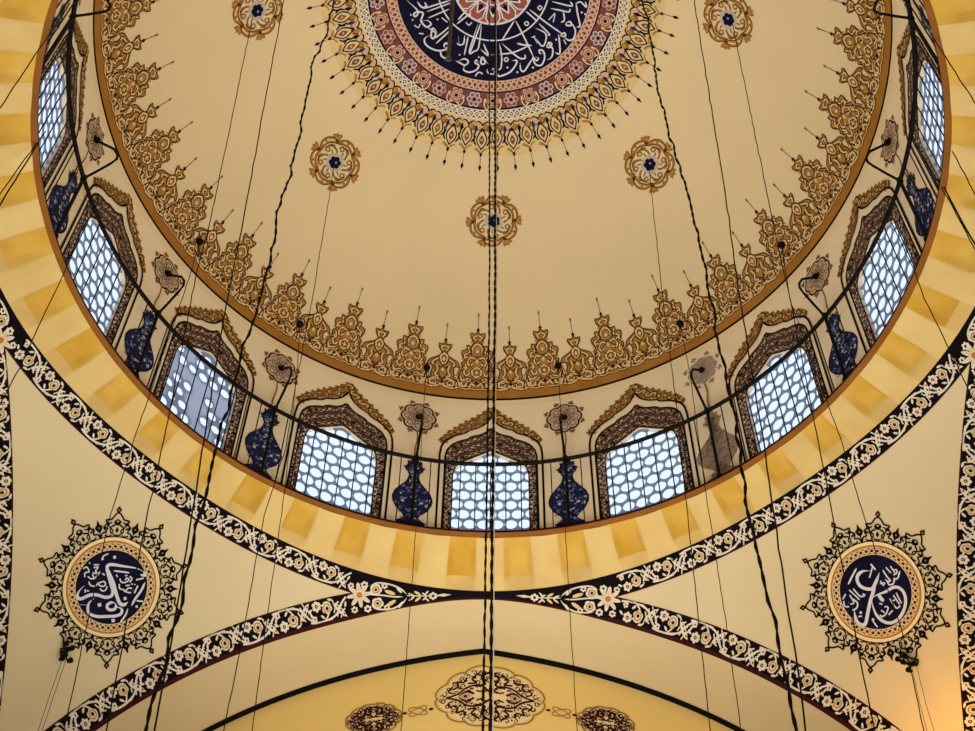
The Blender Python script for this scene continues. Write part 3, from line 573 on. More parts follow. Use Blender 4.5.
# ================================================================== PAINTED FLOWERS AND VASES BETWEEN THE WINDOWS
FB = (0, RW, .50)
def flower(faded):
    root = empty('painted_flower', FB); M0 = wall_map(); M = local(M0, 0, .50); Y = 1.25
    ME = lambda x, y, h=0: M(x, y*Y, h)
    g = MB(); o = lobed(8, .038, .012, 6)
    if not faded:
        for k in range(8): a = k*pi/4; disc(g, ME, .033*cos(a), .033*sin(a), .0215, H1, 'navy_paint', 16)
    for k in range(8): a = k*pi/4; disc(g, ME, .033*cos(a), .033*sin(a), .0165, H2, 'petal_grey' if faded else 'petal_paint', 14)
    disc(g, ME, 0, 0, .034, H2*1.02, 'petal_grey' if faded else 'petal_paint', 20)
    for k in range(8):
        a = k*pi/4; c = 'vase_grey' if faded else 'mauve_paint'
        stroke(g, ME, [(.014*cos(a+pi/8),.014*sin(a+pi/8)),(.036*cos(a+pi/8),.036*sin(a+pi/8))], .0026, H3, c if faded else 'navy_paint')
        ring(g, ME, .034*cos(a), .034*sin(a), .0085, .002, H3, c if faded else 'surround_brown', 10); stroke(g, ME, [(.016*cos(a),.016*sin(a)),(.026*cos(a),.026*sin(a))], .003, H3, c)
    for k in range(8):
        a = (k+.5)*pi/4; x, y = .061*cos(a), .061*sin(a); m = 'vase_grey' if faded else 'gold_dark'
        stroke(g, ME, [(.04*cos(a),.04*sin(a)),(x,y)], .0022, H1, m); disc(g, ME, x, y, .006, H3, m, 6, .0034, a); disc(g, ME, x*.93-.005*sin(a), y*.93+.005*cos(a), .0045, H3, m, 6); disc(g, ME, x*.93+.005*sin(a), y*.93-.005*cos(a), .0045, H3, m, 6)
    g.build('petals', root, FB)
    g = MB(); disc(g, ME, 0, 0, .011, H5, 'vase_grey' if faded else 'navy_paint', 10); ring(g, ME, 0, 0, .016, .003, H4, 'petal_grey' if faded else 'gold_dark', 12); g.build('flower_centre', root, FB)
    g = MB(); stroke(g, M, spline([(-.004,-.05),(.002,-.1),(-.003,-.15),(0,-.2)], 4), .004 if not faded else .007, H2, 'vase_grey' if faded else 'gold_dark'); g.build('stem', root, FB)
    return root
VB = (0, RW, .03)
VO = [(0,.0),(.036,.0),(.04,.008),(.03,.014),(.018,.026),(.024,.04),(.042,.06),(.053,.085),(.055,.105),(.048,.13),(.034,.152),(.02,.172),(.014,.19),(.013,.206),(.02,.222),(.03,.238),(.022,.24),(.018,.25),(.02,.264),(.012,.262),(.006,.274),(0,.266)]
def vase(faded):
    root = empty('painted_vase', VB); M = local(wall_map(), 0, .03); g = MB()
    out = mirror(VO)[::-1][:-1] + VO[1:]
    if faded: out = [(x*(1.15 if y < .2 else 1.0) + .003*sin(40*y), y) for x, y in out]
    blob(g, M, out, H2, 'vase_grey' if faded else 'vase_blue')
    if not faded: stroke(g, M, out, .0036, H4, 'navy_paint', True)
    rnd = random.Random(5)
    for i in range(120):
        y = rnd.uniform(.02, .25); 
        w_ = max(x for x, yy in VO if abs(yy-y) < .018)-.008
        x = rnd.uniform(-w_, w_); a = rnd.uniform(0, 6.28)
        if i % 2: disc(g, M, x, y, rnd.uniform(.0035,.007), H3, 'vase_grey_dark' if faded else rnd.choice(('vase_light','vase_light','vase_light','white_paint','navy_paint')), 6, .0024, a)
        else: stroke(g, M, spiral(x, y, .0075, .002, a, .8, 6), .0022, H3, 'vase_grey_dark' if faded else ('navy_paint' if i % 4 else 'vase_light'))
    if not faded:
        for x, y in ((0,.06),(0,.11),(-.026,.09),(.026,.09),(0,.16)): blob(g, M, lobed(5,.003,.003,3,0,x,y), H4, 'white_paint')
    g.build('vase_body', root, VB)
    g = MB(); stroke(g, M, [(-.034,.004),(0,.003),(.034,.004)], .006, H5, 'vase_grey_dark' if faded else 'navy_paint'); g.build('foot', root, VB)
    return root
fa, fg, va, vg = flower(False), flower(True), vase(False), vase(True)
WN = {-4:'the left edge window', -3:'third left window', -2:'the patched window', -1:'first left window', 0:'the middle window', 1:'first right window', 2:'second right window', 3:'third right window', 4:'the right edge window'}
first = True
for k in range(-5, 5):
    az = AZ0 + BAY*(k+.5); fad = k == 1
    if k == -5: where = 'at the top left, above the window at the left edge'
    elif k == 4: where = 'at the top right, above the window at the right edge'
    else: where = 'between %s and %s' % (WN[k], WN[k+1])
    if fad: f_, v_ = fg, vg
    else:
        f_, v_ = (fa, va) if first else (copy_tree(fa), copy_tree(va)); first = False
    around(f_, FB, az); around(v_, VB, az)
    tag(f_, ('faded grey flower without outline painted ' if fad else 'eight-petalled flower painted ') + where, 'painted flower', 'flowers painted between the windows')
    tag(v_, ('faded grey brown vase painted ' if fad else 'blue vase painted ') + where, 'painted vase', 'vases painted between the windows')

# ================================================================== RAILING
RR, RZ = 1.0047, .281; LIM = 116
root = empty('gallery_railing', (0,0,0), 0, 'black iron railing with thin bars running round the gallery below the windows', 'railing')
def pol(r, az, z): a = radians(az); return (r*sin(a), r*cos(a), z)
g = MB(); g.tube([pol(RR, AZ0 - LIM + 2*LIM*i/116, RZ) for i in range(117)], .0058, 'iron', 8); g.build('top_rail', root)
gb = MB(); gb.tube([pol(RR, 0, 0), pol(RR, 0, RZ)], .0017, 'iron', 6); bar = gb.build('bar', root); used = False
gp = MB(); gp.tube([pol(RR, 0, 0), pol(RR, 0, RZ)], .0046, 'iron', 8); post = gp.build('post', root)
gp = MB(); gp.tube([pol(RR,0,0), pol(RR,0,.006)], .009, 'iron', 8); gp.build('post_foot', post); gp = MB(); gp.tube([pol(RR,0,RZ-.006), pol(RR,0,RZ+.008)], .008, 'iron', 8); gp.build('post_cap', post)
gk = MB(); gk.tube([(p[0], p[1], p[2]) for p in [(0,RW,.5),(0,1.0,.468),(0,.962,.43),(0,.945,.395),(0,.942,.372),(0,.952,.35),(0,.975,.318),(0,RR,RZ)]], .0036, 'iron', 6)
brk = gk.build('bracket', root); gk = MB(); gk.tube([(0,RW-.001,.5),(0,RW-.012,.49)], .0085, 'iron', 8); gk.build('wall_knob', brk)
pu = bu = False
for i in range(-48, 49):
    az = i*2.4 + AZ0
    if abs(az) > LIM: continue
    if i % 10 == 5:
        for src, flag in ((post, pu), (brk, pu)):
            o = src if not flag else copy_tree(src, root)
            o.rotation_euler.z = -radians(az)
        pu = True
    else:
        o = bar if not bu else bar.copy()
        if bu: coll.objects.link(o)
        bu = True; o.rotation_euler.z = -radians(az)

# ================================================================== DOME PAINTINGS
def rosette():
    r0 = .674; base = (0, r0, ZD + sqrt(RD*RD-r0*r0)); M = dome_spot(r0); root = empty('dome_rosette', base)
    g = MB()
    for k in range(6):
        a = k*pi/3; L = local(M, 0, 0, a); pl = lambda r_, d: (r_*cos(radians(d)), r_*sin(radians(d)))
        cres = [pl(.058,-2),pl(.074,8),pl(.080,24),pl(.077,40),pl(.066,56),pl(.058,62),pl(.060,46),pl(.062,28),pl(.060,12)]
        blob(g, L, spline(cres, 3, True), H2, 'gold_paint'); stroke(g, L, spline(cres, 3, True), .0026, H4, 'brown_line', True)
        stroke(g, L, spline([pl(.067,8),pl(.071,24),pl(.068,42)], 4), .0034, H3, 'cream_paint')
        stroke(g, L, spline([pl(.030,-8),pl(.042,4),pl(.052,22),pl(.052,40),pl(.045,50)], 4), .0056, H3, 'gold_paint'); stroke(g, L, spline([pl(.030,-4),pl(.044,8),pl(.055,24),pl(.055,42)], 4), .0022, H4, 'brown_line')
        stroke(g, L, spiral(.044*cos(radians(36)), .044*sin(radians(36)), .009, .003, .4, .9, 8), .003, H4, 'gold_dark'); stroke(g, L, [pl(.028,20),pl(.040,24)], .003, H4, 'brown_line')
        stroke(g, L, spline([pl(.056,44),pl(.048,30),pl(.040,34),pl(.041,44)], 4), .0034, H3, 'gold_dark'); stroke(g, L, spline([pl(.050,6),pl(.056,18),pl(.053,30)], 4), .003, H4, 'brown_line'); disc(g, L, *pl(.059,52), .005, H4, 'gold_dark', 6); disc(g, L, *pl(.071,32), .004, H4, 'gold_dark', 6)
        T = local(M, 0, 0, a + radians(2))
        blob(g, T, spline([(.068,-.006),(.078,-.014),(.086,-.015),(.084,-.006),(.091,0),(.084,.006),(.086,.015),(.078,.014),(.068,.006)], 2, True), H2, 'gold_paint')
        stroke(g, T, spline([(.070,-.006),(.079,-.013),(.085,-.013),(.083,-.004),(.083,.004),(.085,.013),(.079,.013),(.070,.006)], 2), .0022, H4, 'gold_dark'); disc(g, T, .066, 0, .0055, H4, 'brown_line', 6)
    g.build('leaf_wreath', root, base)
    g = MB(); blob(g, M, lobed(8,.025,.004,5), H3, 'petal_grey')
    blob(g, M, lobed(6,.016,.004,5), H4, 'navy_paint'); disc(g, M, .003, .002, .004, H5, 'vase_light', 8); g.build('flower_centre', root, base)
    return root, base
ro, rb = rosette()
for i, (az, lb) in enumerate(((1.1,'gilded rosette painted low on the dome, behind the central ropes'),(-44.9,'gilded rosette on the dome left of the central ropes, under the medallion'),(46.1,'gilded rosette on the dome right of the central ropes, under the medallion'),(-90.3,'gilded rosette at the top left, cut by the top of the photo'),(89.9,'gilded rosette at the top right, cut by the top of the photo'))):
    o = ro if i == 0 else copy_tree(ro); around(o, rb, az); tag(o, lb, 'rosette', 'gilded rosettes on the dome')
# great medallion at the crown
ap = (0,0,ZD+RD); med = empty('crown_medallion', ap, 0, 'great round navy medallion with white script at the crown of the dome', 'medallion')
g = MB(); annulus(g, APEX, .28, .525, .0003, 'halo_paint', 96, 6); bigdisc(g, APEX, .3, H1, 'navy_disc', 96); g.build('painted_ground', med, ap)
def chain(G, M, r0, r1, n, mbg, mline, mdot, h=H2):
    annulus(G, M, r0, r1, h, mbg, 120, 1); rm = (r0+r1)/2; am = (r1-r0)/2*.72
    for sg in (1,-1): stroke(G, M, [((rm+sg*am*sin(n*t/2))*cos(t), (rm+sg*am*sin(n*t/2))*sin(t)) for t in [2*pi*i/(n*5) for i in range(n*5)]], (r1-r0)*.2, h+.0004, mline, True)
    if mdot:
        for i in range(n): t = 2*pi*(i+.5)/n; disc(G, M, rm*cos(t), rm*sin(t), am*.42, h+.0006, mdot, 6)
    for r_ in (r0, r1): stroke(G, M, [(r_*cos(2*pi*i/120), r_*sin(2*pi*i/120)) for i in range(120)], (r1-r0)*.14, h+.0008, mline, True)
g = MB(); chain(g, APEX, .2935, .322, 110, 'rose_paint', 'pink_paint', 'rose_paint'); chain(g, APEX, .383, .409, 136, 'navy_paint', 'floral_white', 'floral_cream'); g.build('chain_border', med, ap)
g = MB(); annulus(g, APEX, .322, .383, H2, 'rose_paint', 120, 2); ring(g, APEX, 0, 0, .325, .006, H3, 'navy_paint', 96); ring(g, APEX, 0, 0, .379, .007, H3, 'navy_paint', 96)
for i in range(38):
    a = radians(4.2) + 2*pi*i/38; L = local(APEX, .3525*cos(a), .3525*sin(a), a)
    if i % 2:
        blob(g, L, lobed(6,.019,.006,4), H3, 'pink_paint'); ring(g, L, 0, 0, .018, .0032, H4, 'rose_paint', 16); ring(g, L, 0, 0, .011, .003, H4, 'gold_dark', 12); disc(g, L, 0, 0, .006, H5, 'navy_paint', 8); 
        for sg in (1,-1): stroke(g, L, spline([(.02,sg*.008),(.026,sg*.02),(.012,sg*.027),(-.006,sg*.024)], 3), .003, H4, 'cream_paint')
    else:
        blob(g, L, lobed(6,.015,.007,4), H3, 'mauve_paint'); stroke(g, L, lobed(6,.016,.007,4), .0028, H4, 'white_paint' if i % 4 else 'pink_paint', True)
        for k in range(6): disc(g, L, .010*cos(k*pi/3), .010*sin(k*pi/3), .0045, H4, 'pink_paint', 6)
        disc(g, L, 0, 0, .005, H5, 'navy_paint', 8)
g.build('flower_border', med, ap)
g = MB()
for i in range(60):
    a = radians(3.6) + 2*pi*i/60; L = local(APEX, 0, 0, a - pi/2); Q = lambda P: spline(P, 3)       # y runs outwards
    lo = .012 if i % 2 else 0
    ob = lambda k, c, w_, h_: [(k*w_*x, c + k*h_*y) for x, y in ((0,-1),(.62,-.55),(1,.0),(.7,.5),(.3,.8),(0,1),(-.3,.8),(-.7,.5),(-1,.0),(-.62,-.55))]
    cy = .464 + lo*.7
    blob(g, L, spline(ob(1.0, cy, .0185, .034), 2, True), H2, 'navy_paint'); blob(g, L, spline(ob(.78, cy+.001, .0185, .034), 2, True), H3, 'floral_cream')
    blob(g, L, spline(ob(.45, cy+.003, .0185, .034), 2, True), H4, 'gold_dark' if i % 2 == 0 else 'rose_paint'); disc(g, L, 0, cy+.002, .004, H5, 'pink_paint', 6)
    stroke(g, L, spline([(-.02,cy-.012),(-.025,cy+.006),(-.016,cy+.02)], 3), .0052, H4, 'navy_paint', False, True); stroke(g, L, spline([(.02,cy-.012),(.025,cy+.006),(.016,cy+.02)], 3), .0052, H4, 'navy_paint', False, True)
    stroke(g, L, spline([(-.02,cy+.028),(-.008,cy+.034),(0,cy+.044),(.008,cy+.034),(.02,cy+.028)], 3), .0046, H3, 'gold_paint'); stroke(g, L, spline([(-.022,cy+.032),(-.008,cy+.039),(0,cy+.049)], 3), .0016, H4, 'brown_line')
    stroke(g, L, spline([(-.024,.424),(-.014,.418),(-.004,.424),(0,.43),(.004,.424),(.014,.418),(.024,.424)], 3), .0046, H4, 'navy_paint', False, True)
    blob(g, L, lobed(4,.009,.004,3,.6,-.012,.436), H2, 'pink_paint'); blob(g, L, lobed(4,.009,.004,3,.6,.012,.436), H2, 'gold_paint'); stroke(g, L, spline([(-.02,.43),(-.012,.446),(0,.438),(.012,.446),(.02,.43)], 3), .0024, H3, 'brown_line')
    blob(g, L, [(.0255,.426),(.031,.442),(.0255,.46),(.020,.442)], H5, 'navy_paint' if i % 2 else 'vase_blue')
    disc(g, L, 0, .516+lo*.3, .0046, H4, 'black_paint', 6, .0065)
    stroke(g, L, [(0,.514),(0,.556)], .0016, H3, 'brown_line'); blob(g, L, [(0,.550),(.0052,.559),(0,.572),(-.0052,.559)], H4, 'black_paint')
g.build('pinned_fringe', med, ap)
g = MB(); bigdisc(g, APEX, .117, H3, 'red_paint', 48)
for i in range(12):
    a = 2*pi*i/12; L = local(APEX, 0, 0, a)
    blob(g, L, [(.062,0),(.078,.011),(.094,0),(.078,-.011)], H4, 'navy_paint'); blob(g, L, [(.03,0),(.04,.007),(.05,0),(.04,-.007)], H4, 'navy_paint')
    for sg in (1,-1):
        stroke(g, L, [(.02,0),(.055,sg*.02),(.095,0)], .0045, H5, 'white_paint'); stroke(g, L, [(.055,sg*.014),(.1,sg*.022),(.116,sg*.012)], .004, H5, 'white_paint')
    disc(g, local(APEX, 0, 0, a+pi/12), .088, 0, .011, H4, 'rose_paint' if i % 2 else 'red_paint', 6)
for r_, w_ in ((.117,.006),(.058,.004)): ring(g, APEX, 0, 0, r_, w_, H5, 'white_paint', 64)
g.build('star_centre', med, ap)
def script(G, M, S_, D_, m):
    for w_, f in S_:
        P = [(f[i]*1e-4, f[i+1]*1e-4) for i in range(0, len(f), 2)]; 
        Q = [P[0]]
        for a, b in zip(P, P[1:]):
            k = max(1, int(hypot(b[0]-a[0], b[1]-a[1])/.02)) if len(P) == 2 else 1
            Q += [(a[0]+(b[0]-a[0])*j/k, a[1]+(b[1]-a[1])*j/k) for j in range(1, k+1)]
        thin = w_ < 34; stroke(G, M, spline(Q, 5), w_*(1.25e-4 if thin else 1.08e-4), H4, m, False, not thin)
    for w_, f in D_:
        x, y = f[0]*1e-4, f[1]*1e-4; r_ = w_*1e-4; blob(G, M, [(x+r_,y),(x,y+r_),(x-r_,y),(x,y-r_)], H4, m)
g = MB(); script(g, APEX, DATA['M'], DATA['Md'], 'white_paint'); ring(g, APEX, 0, 0, .1675, .0042, H4, 'white_paint', 80)
for i in range(8):                                              # shafts of the letters on the side not seen in the photo
    a = radians(-140 + 40*i*.9); 
    if sin(a) < -.02:
        for d in (-.07, .07): stroke(g, APEX, [(.118*cos(a+d*.5), .118*sin(a+d*.5)), (.255*cos(a+d), .255*sin(a+d))], .0045, H4, 'white_paint')
        stroke(g, APEX, [((.235+.02*cos(6*t))*cos(a+t), (.235+.02*cos(6*t))*sin(a+t)) for t in [.05*j-.2 for j in range(10)]], .0052, H4, 'white_paint')
g.build('calligraphy', med, ap)

# ---- the two roundels on the pendentives
def roundel(c, S_, D_, ph, lab):
    c = tuple(Vector((0,0,ZP)) + RP*(Vector(c)-Vector((0,0,ZP))).normalized()); M = pend_spot(c); root = empty('calligraphy_roundel', c, 0, lab, 'roundel', 'script roundels on the pendentives')
    g = MB(); bigdisc(g, M, .0915, H2, 'navy_disc', 64); g.build('navy_field', root, c)
    g = MB(); annulus(g, M, .114, .123, H2, 'cream_paint', 80, 1); chain(g, M, .0915, .108, 44, 'rose_paint', 'floral_cream', 'navy_paint', H3); annulus(g, M, .108, .114, H2, 'gold_paint', 80, 1)
    stroke(g, M, [(.1235*cos(2*pi*i/80), .1235*sin(2*pi*i/80)) for i in range(80)], .0026, H4, 'black_paint', True); g.build('ring_border', root, c)
    g = MB(); script(g, M, S_, D_, 'white_paint'); g.build('calligraphy', root, c)
    g = MB()
    for i in range(10):
        a = radians(ph + 36*i) - pi/2; L = local(M, 0, 0, a)
        half = [(.038,.116),(.036,.13),(.027,.135),(.034,.146),(.025,.155),(.03,.163),(.016,.166),(.009,.176),(0,.183)]
        f = spline(mirror(half) + half[::-1][1:], 3); stroke(g, L, f, .0042, H4, 'black_paint')
        for sg in (1,-1):
            st = lambda P, w: stroke(g, L, spline([(sg*x, y) for x, y in P], 4), w, H4, 'black_paint')
            st([(.0,.126),(.014,.132),(.016,.146),(.004,.154),(-.008,.162)], .0036); st([(.03,.126),(.018,.124),(.01,.138),(.022,.15),(.014,.16)], .0034); st([(.034,.146),(.022,.142)], .0044)
            st([(.0,.166),(.008,.16),(.0,.152)], .0034); disc(g, L, sg*.025, .155, .005, H4, 'black_paint', 6); disc(g, L, sg*.012, .128, .0036, H5, 'gold_paint', 6); disc(g, L, sg*.010, .15, .0036, H3, 'gold_paint', 6)
        blob(g, L, [(0,.132),(.0045,.14),(0,.148),(-.0045,.14)], H5, 'black_paint')
        blob(g, L, [(0,.18),(.0075,.19),(0,.2),(-.0075,.19)], H4, 'black_paint'); disc(g, L, 0, .19, .0024, H5, 'gold_paint', 6)
        L = local(M, 0, 0, a + radians(18))
        blob(g, L, spline([(0,.138),(.006,.143),(.010,.152),(.004,.158),(0,.17),(-.004,.158),(-.010,.152),(-.006,.143)], 2, True), H4, 'black_paint')
        stroke(g, L, [(0,.124),(0,.14)], .003, H4, 'black_paint'); disc(g, L, 0, .15, .0022, H5, 'gold_paint', 6)
    g.build('fleur_fringe', root, c)
    return root
roundel((-.920,.951,-.283), DATA['L'], DATA['Ld'], 11, 'navy roundel with white Arabic script on the left pendentive')
roundel((.961,.919,-.291), DATA['R'], DATA['Rd'], 17.5, 'navy roundel with white Arabic script on the right pendentive')

# ---- cartouches on the tympanum
def cartouche(x0, z0, wd, ht, tilt, lab):
    b = (x0, ytym(x0), z0); T = lambda x, y, h=0: (x, ytym(x)-h, y); M = local(T, x0, z0, tilt); root = empty('painted_cartouche', b, 0, lab, 'cartouche', 'cartouches under the black border line')
    def outl(k, n=144):
        P = []
        for i in range(n):
            t = 2*pi*i/n; e = .92 + .075*abs(sin(6*t))**.7; e += .06*abs(cos(t))**30
            P.append((k*wd*cos(t)*e, k*ht*sin(t)*e))
        return P
    g = MB(); blob(g, M, outl(.93), H1, 'cream_paint'); stroke(g, M, outl(1.0), .0052, H3, 'gold_paint', True); g.build('gilt_outline', root, b)
    g = MB(); 
    for sx in (1,-1):
        for sy in (1,-1):
            q = lambda P: [(sx*x*wd, sy*y*ht) for x, y in P]
            for P, w_ in (([(0,.1),(.18,.32),(.42,.3),(.6,.1),(.82,0)],.006),([(0,.78),(.16,.6),(.1,.36),(.28,.3)],.007),([(.2,.74),(.34,.56),(.26,.42),(.42,.42)],.006),([(.44,.62),(.5,.46),(.62,.5),(.6,.34),(.7,.26)],.006),([(.3,.06),(.44,.16),(.58,.0)],.007),([(.7,.36),(.78,.2),(.68,.12)],.005),([(.06,.2),(.16,.12),(.26,.16)],.005)):
                stroke(g, M, spline(q(P), 4), w_*(wd/.145)**.4, H3, 'maroon_paint')
            for x, y, r_ in ((.1,.5,.008),(.3,.6,.009),(.46,.52,.007),(.2,.3,.008),(.56,.28,.007),(.72,.28,.005),(.34,.24,.006),(.1,.76,.008),(.84,.06,.005),(.62,.46,.006),(.4,.7,.005),(.18,.66,.005)):
                disc(g, M, sx*x*wd, sy*y*ht, .8*r_*(wd/.145)**.5, H3, 'maroon_paint', 7, r_*.5, sx*sy*.7)
                stroke(g, M, spiral(sx*(x+.07)*wd, sy*y*ht, .007, .002, sx, .8*sy, 7), .0022, H4, 'maroon_paint')
        for x, y in ((.12,.16),(.2,.9*.8),(.52,.62),(.66,.46),(.78,.3),(.4,.14),(.62,.16),(.24,.42),(.5,.36),(.04,.62),(.3,.78),(.86,.12)):
            for sy in (1,-1): stroke(g, M, spiral(sx*x*wd, sy*y*ht*.96, .0095*(wd/.145)**.5, .002, x*9, .9*sx*sy, 9), .0030*(wd/.145)**.4, H3, 'maroon_paint')
        blob(g, M, [(sx*wd*.33,0),(sx*wd*.46,ht*.12),(sx*wd*.6,0),(sx*wd*.46,-ht*.12)], H4, 'pink_paint'); disc(g, M, sx*wd*.46, 0, .005, H5, 'maroon_paint', 8)
        disc(g, M, 0, sx*ht*.5, .011*(wd/.145), H4, 'floral_cream', 10, .008); ring(g, M, 0, sx*ht*.5, .0095*(wd/.145), .003, H5, 'maroon_paint', 12)
    g.build('arabesque', root, b)
    return root
cartouche(.021, -.267, .142, .106, 0, 'large lobed maroon arabesque cartouche at the bottom centre behind the ropes')
cartouche(-.283, -.322, .072, .054, .10, 'small lobed arabesque cartouche to the left of the large one')
cartouche(.325, -.318, .074, .054, -.10, 'small lobed arabesque cartouche to the right of the large one')
def knot(x0, z0, tilt, lab):
    b = (x0, ytym(x0), z0); T = lambda x, y, h=0: (x, ytym(x)-h, y); M = local(T, x0, z0, tilt); root = empty('painted_knot', b, 0, lab, 'painted knot', 'gold knots between the cartouches')
    g = MB()
    for sg in (1,-1): stroke(g, M, [(.024*cos(t) , .011*sin(t) + sg*.010*cos(t)) for t in [2*pi*i/24 for i in range(24)]], .0034, H3, 'gold_paint', True)
    g.build('gold_loops', root, b)
    for sg in (1,-1): g = MB(); disc(g, M, sg*.035, 0, .0065, H3, 'maroon_paint', 8, .0045); stroke(g, M, [(sg*.028,0),(sg*.042,0)], .002, H2, 'maroon_paint'); g.build('bud', root, b)
knot(-.168, -.304, .12, 'gold loop knot left of the large cartouche'); knot(.209, -.297, -.12, 'gold loop knot right of the large cartouche')

# ================================================================== ROPES AND HANGING GEAR
CAB = {n_: (w_, [Vector([c*1e-4 for c in p]) for p in P]) for n_, w_, P in DATA['cab']}
def rope(key, lab, rad=.0012, m='cable_dark', wob=.0009, ball=False, twist=False, group='hanging ropes', pale=False):
    w_, P = CAB[key]; root = empty('hanging_rope', P[0], 0, lab, 'rope', group); b = tuple(P[0]); rnd = random.Random(key)
    Q = []
    for i in range(len(P)-1):
        n = max(2, int((P[i+1]-P[i]).length/.03))
        for k in range(n):
            v = P[i].lerp(P[i+1], k/n)
            if Q: v = v + Vector((rnd.uniform(-wob, wob), rnd.uniform(-wob, wob), 0))
            Q.append(v)
    Q.append(P[-1]); g = MB(); r_ = rad*w_
    if twist:                                                   # two strands laid round each other
        T = []; 
        for s_ in (0, pi):
            D = []; n_ = 0
            for i in range(len(Q)-1):
                L_ = (Q[i+1]-Q[i]).length; k_ = max(2, int(L_/.009))
                for k in range(k_):
                    v = Q[i].lerp(Q[i+1], k/k_); t = n_*1.05; n_ += 1; D.append(v + .9*r_*.62*Vector((cos(t+s_), sin(t+s_), 0)))
            T.append(D)
        g.tube(T[0], r_*.62, m, 5); g.build('strand', root, b)
        g = MB(); g.tube(T[1], r_*.62, m, 5); g.build('strand', root, b)
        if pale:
            g = MB(); g.tube([v + Vector((r_*1.45, -.001, 0)) for v in Q], r_*.34, 'cable_pale', 5); o = g.build('strand', root, b); o['label'] = 'pale strand'  # thin pale tube stands in for the highlight along the dark rope
    else:
        g.tube(Q, r_, m, 5); g.build('strand', root, b)
    if ball:
        g = MB(); c = P[0]; rg = []
        for i in range(7):
            t = pi*i/6; rg.append([tuple(c + .0105*Vector((sin(t)*cos(2*pi*k/10), sin(t)*sin(2*pi*k/10), cos(t)*1.15-.4))) for k in range(11)])
        g.grid(rg, 'iron'); g.tube([c, c+Vector((0,0,-.04))], [.005,.0012], 'iron', 6); g.build('anchor_knob', root, b)
    return root
rope('twl', 'thick kinked rope hanging left of centre from beside the medallion', .00115, wob=.0035, twist=True)
rope('twr', 'thick kinked rope hanging right of centre from beside the medallion', .00115, wob=.0035, twist=True)
rope('l3', 'thin rope just left of the thick left rope, from the top edge', .0013)
rope('r3', 'thin rope just right of the thick right rope, from the top edge', .0013)
rope('rosl2', 'thin rope hanging from the rosette at the top left', .0012); rope('rosr2', 'thin rope hanging from the rosette at the top right', .0012)
rope('rosl1', 'thin rope hanging from the rosette left of centre', .0011); rope('rosr1', 'thin rope hanging from the rosette right of centre', .0011)
rope('balll2', 'thin rope from a dark knob on the frieze above the third window on the left', .0012, ball=True); rope('ballr2', 'thin rope from a dark knob on the frieze above the third window on the right', .0012, ball=True)
rope('balll1', 'thin rope from a dark knob on the frieze above the patched window', .0011, ball=True); rope('ballr1', 'thin rope from a dark knob on the frieze above the faded flower', .0011, ball=True)
rope('ballc1', 'thin rope from a dark knob on the frieze just left of the middle window', .0010, ball=True); rope('ballc2', 'thin rope from a dark knob on the frieze just right of the middle window', .0010, ball=True)
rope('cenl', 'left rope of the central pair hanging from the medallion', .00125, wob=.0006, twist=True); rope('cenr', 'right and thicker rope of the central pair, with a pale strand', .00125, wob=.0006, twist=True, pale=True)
for key, lab in (('sl1','topmost rope slanting over the cornice at the left edge'),('sl2','upper of two close ropes over the cornice at the left edge'),('sl3','lower, thicker of two close ropes over the cornice at the left edge'),('sl4','rope running down over the cornice and ribbon left of the third left window'),
                 ('sr1','topmost rope slanting over the cornice at the right edge'),('sr2','thin rope over the cornice at the right edge, second from the top'),('sr3','thick rope over the cornice at the right edge, third from the top'),('sr4','rope running down over the cornice and ribbon right of the third right window'),('sr5','rope slanting over the lower right cornice beside the tilted window')):
    rope(key, lab, .0013, group='ropes over the cornice')
for key, lab in (('wl','left wire below the left roundel'),('wl2','right wire below the left roundel'),('wr','left wire below the right roundel'),('wr2','right wire below the right roundel')):
    rope(key, lab, .0010, wob=.0002, group='wires below the roundels').name = 'hanging_wire'
def lamp_cluster(key, lab):                                      # cluster of little dark spotlights fixed under the roundel
    p = CAB[key][1][0]; n = (Vector((0,0,ZP))-p).normalized(); root = empty('spotlight_cluster', p, 0, lab, 'spotlight'); b = tuple(p)
    up = (Vector((0,0,1)) - n*n.z).normalized(); e = n.cross(up)
    g = MB(); g.tube([p-n*.012, p+n*.012], .006, 'iron', 8); g.build('mount', root, b)
    for dx, dy in ((-.014,-.010),(.008,.006),(-.002,.016),(.006,-.016),(.016,.018)):
        c = p + e*dx + up*dy + n*.010; g = MB(); g.tube([c, c + n*.012 + up*.004], [.0045,.0072], 'iron', 8); g.tube([p+n*.006, c], .002, 'iron', 5); g.build('lamp_head', root, b)
lamp_cluster('wl', 'dark cluster of small spotlights at the lower edge of the left roundel'); lamp_cluster('wr', 'dark cluster of small spotlights at the lower edge of the right roundel')
# bronze rod with a hook hanging in front of the medallion
pt = Vector((-.1185,.012,ZD+sqrt(RD**2-.119**2)-.003))
ra = empty('hanging_rod', pt, 0, 'short bronze jointed rod hanging in front of the navy medallion, left of the ropes', 'rod'); b = tuple(pt)
g = MB(); L_ = .50; N = 36; g.tube([pt + Vector((0,.0,-L_*i/N)) for i in range(N+1)], [.0052*(1.35 if i % 4 == 0 else 1) for i in range(N+1)], 'rod_bronze', 8); g.build('shaft', ra, b)
g = MB(); e_ = pt + Vector((0,0,-L_)); g.tube([e_ + Vector((.009*sin(t), 0, -.009*(1-cos(t)))) for t in [pi*1.5*i/8 for i in range(9)]], .003, 'rod_bronze', 6); g.build('hook', ra, b)

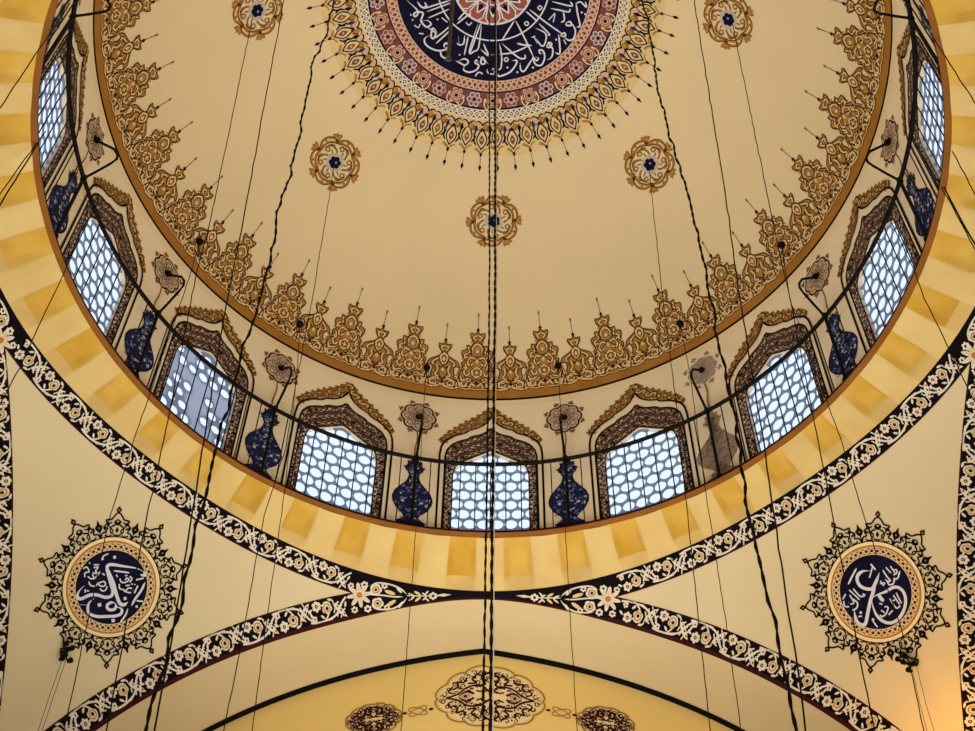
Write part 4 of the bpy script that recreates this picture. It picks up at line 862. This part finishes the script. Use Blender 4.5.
# ================================================================== CAMERA, LIGHT
sc = bpy.context.scene
cam = bpy.data.cameras.new('camera'); co = bpy.data.objects.new('camera', cam); coll.objects.link(co); sc.camera = co
th, roll = 0.95285, -0.01563
F = Vector((0, cos(th), sin(th))); U = Vector((0, -sin(th), cos(th))); R_ = Vector((1,0,0)); c, s = cos(roll), sin(roll)
Rr, Uu = c*R_ - s*U, s*R_ + c*U
co.matrix_world = Matrix(((Rr.x, Uu.x, -F.x, 0), (Rr.y, Uu.y, -F.y, 0), (Rr.z, Uu.z, -F.z, 0), (0,0,0,1)))
co.location = W((0.00027, -1.55555, -2.84061))
cam.sensor_width = 36; cam.lens = 1432.33691/975*36; cam.clip_start = .1; cam.clip_end = 200
#@@LIGHT
w = bpy.data.worlds.new('sky'); sc.world = w; w.use_nodes = True
bg = w.node_tree.nodes['Background']; bg.inputs['Color'].default_value = (.76,.88,1.0,1); bg.inputs['Strength'].default_value = 1.35
def area(name, p, target, size, power, col):
    l = bpy.data.lights.new(name, 'AREA'); l.shape = 'DISK'; l.size = size; l.energy = power; l.color = col
    o = bpy.data.objects.new(name, l); coll.objects.link(o); o.location = W(p); d = W(target) - W(p); o.rotation_euler = d.to_track_quat('-Z', 'Y').to_euler(); return o
cl = area('chandelier_light', (0, .0, -2.35), (0,0,1), 9, 860, (1,.93,.79)); cl.data.spread = radians(105)
for sx in (-1, 1):
    for sy in (-1, 1): area('pier_lamp', (sx*.80, sy*.80, -2.0), (-sx*.4, -sy*.4, .5), 3, 110, (1,.93,.79) if sx*sy < 1 or sx < 0 else (1,.80,.5)).data.spread = radians(90)  # unseen corner fill lights, added to brighten the drum walls
area('wall_lamp', (0, -.4, -2.45), (0, 1.42, -.36), 2, 50, (1,.88,.66)).data.spread = radians(40)  # added fill light without a fixture, lifts the wall in the far arch
def point(name, p, power, col, r=.12):
    l = bpy.data.lights.new(name, 'POINT'); l.energy = power; l.color = col; l.shadow_soft_size = r
    o = bpy.data.objects.new(name, l); coll.objects.link(o); o.location = W(p); return o
point('corner_lamp', (.985,.945,-.70), 75, (1,.46,.05))
vs = sc.view_settings; sc.display_settings.display_device = 'sRGB'; vs.view_transform = 'Standard'; vs.look = 'None'; vs.exposure = 0; vs.gamma = 1; vs.use_curve_mapping = False
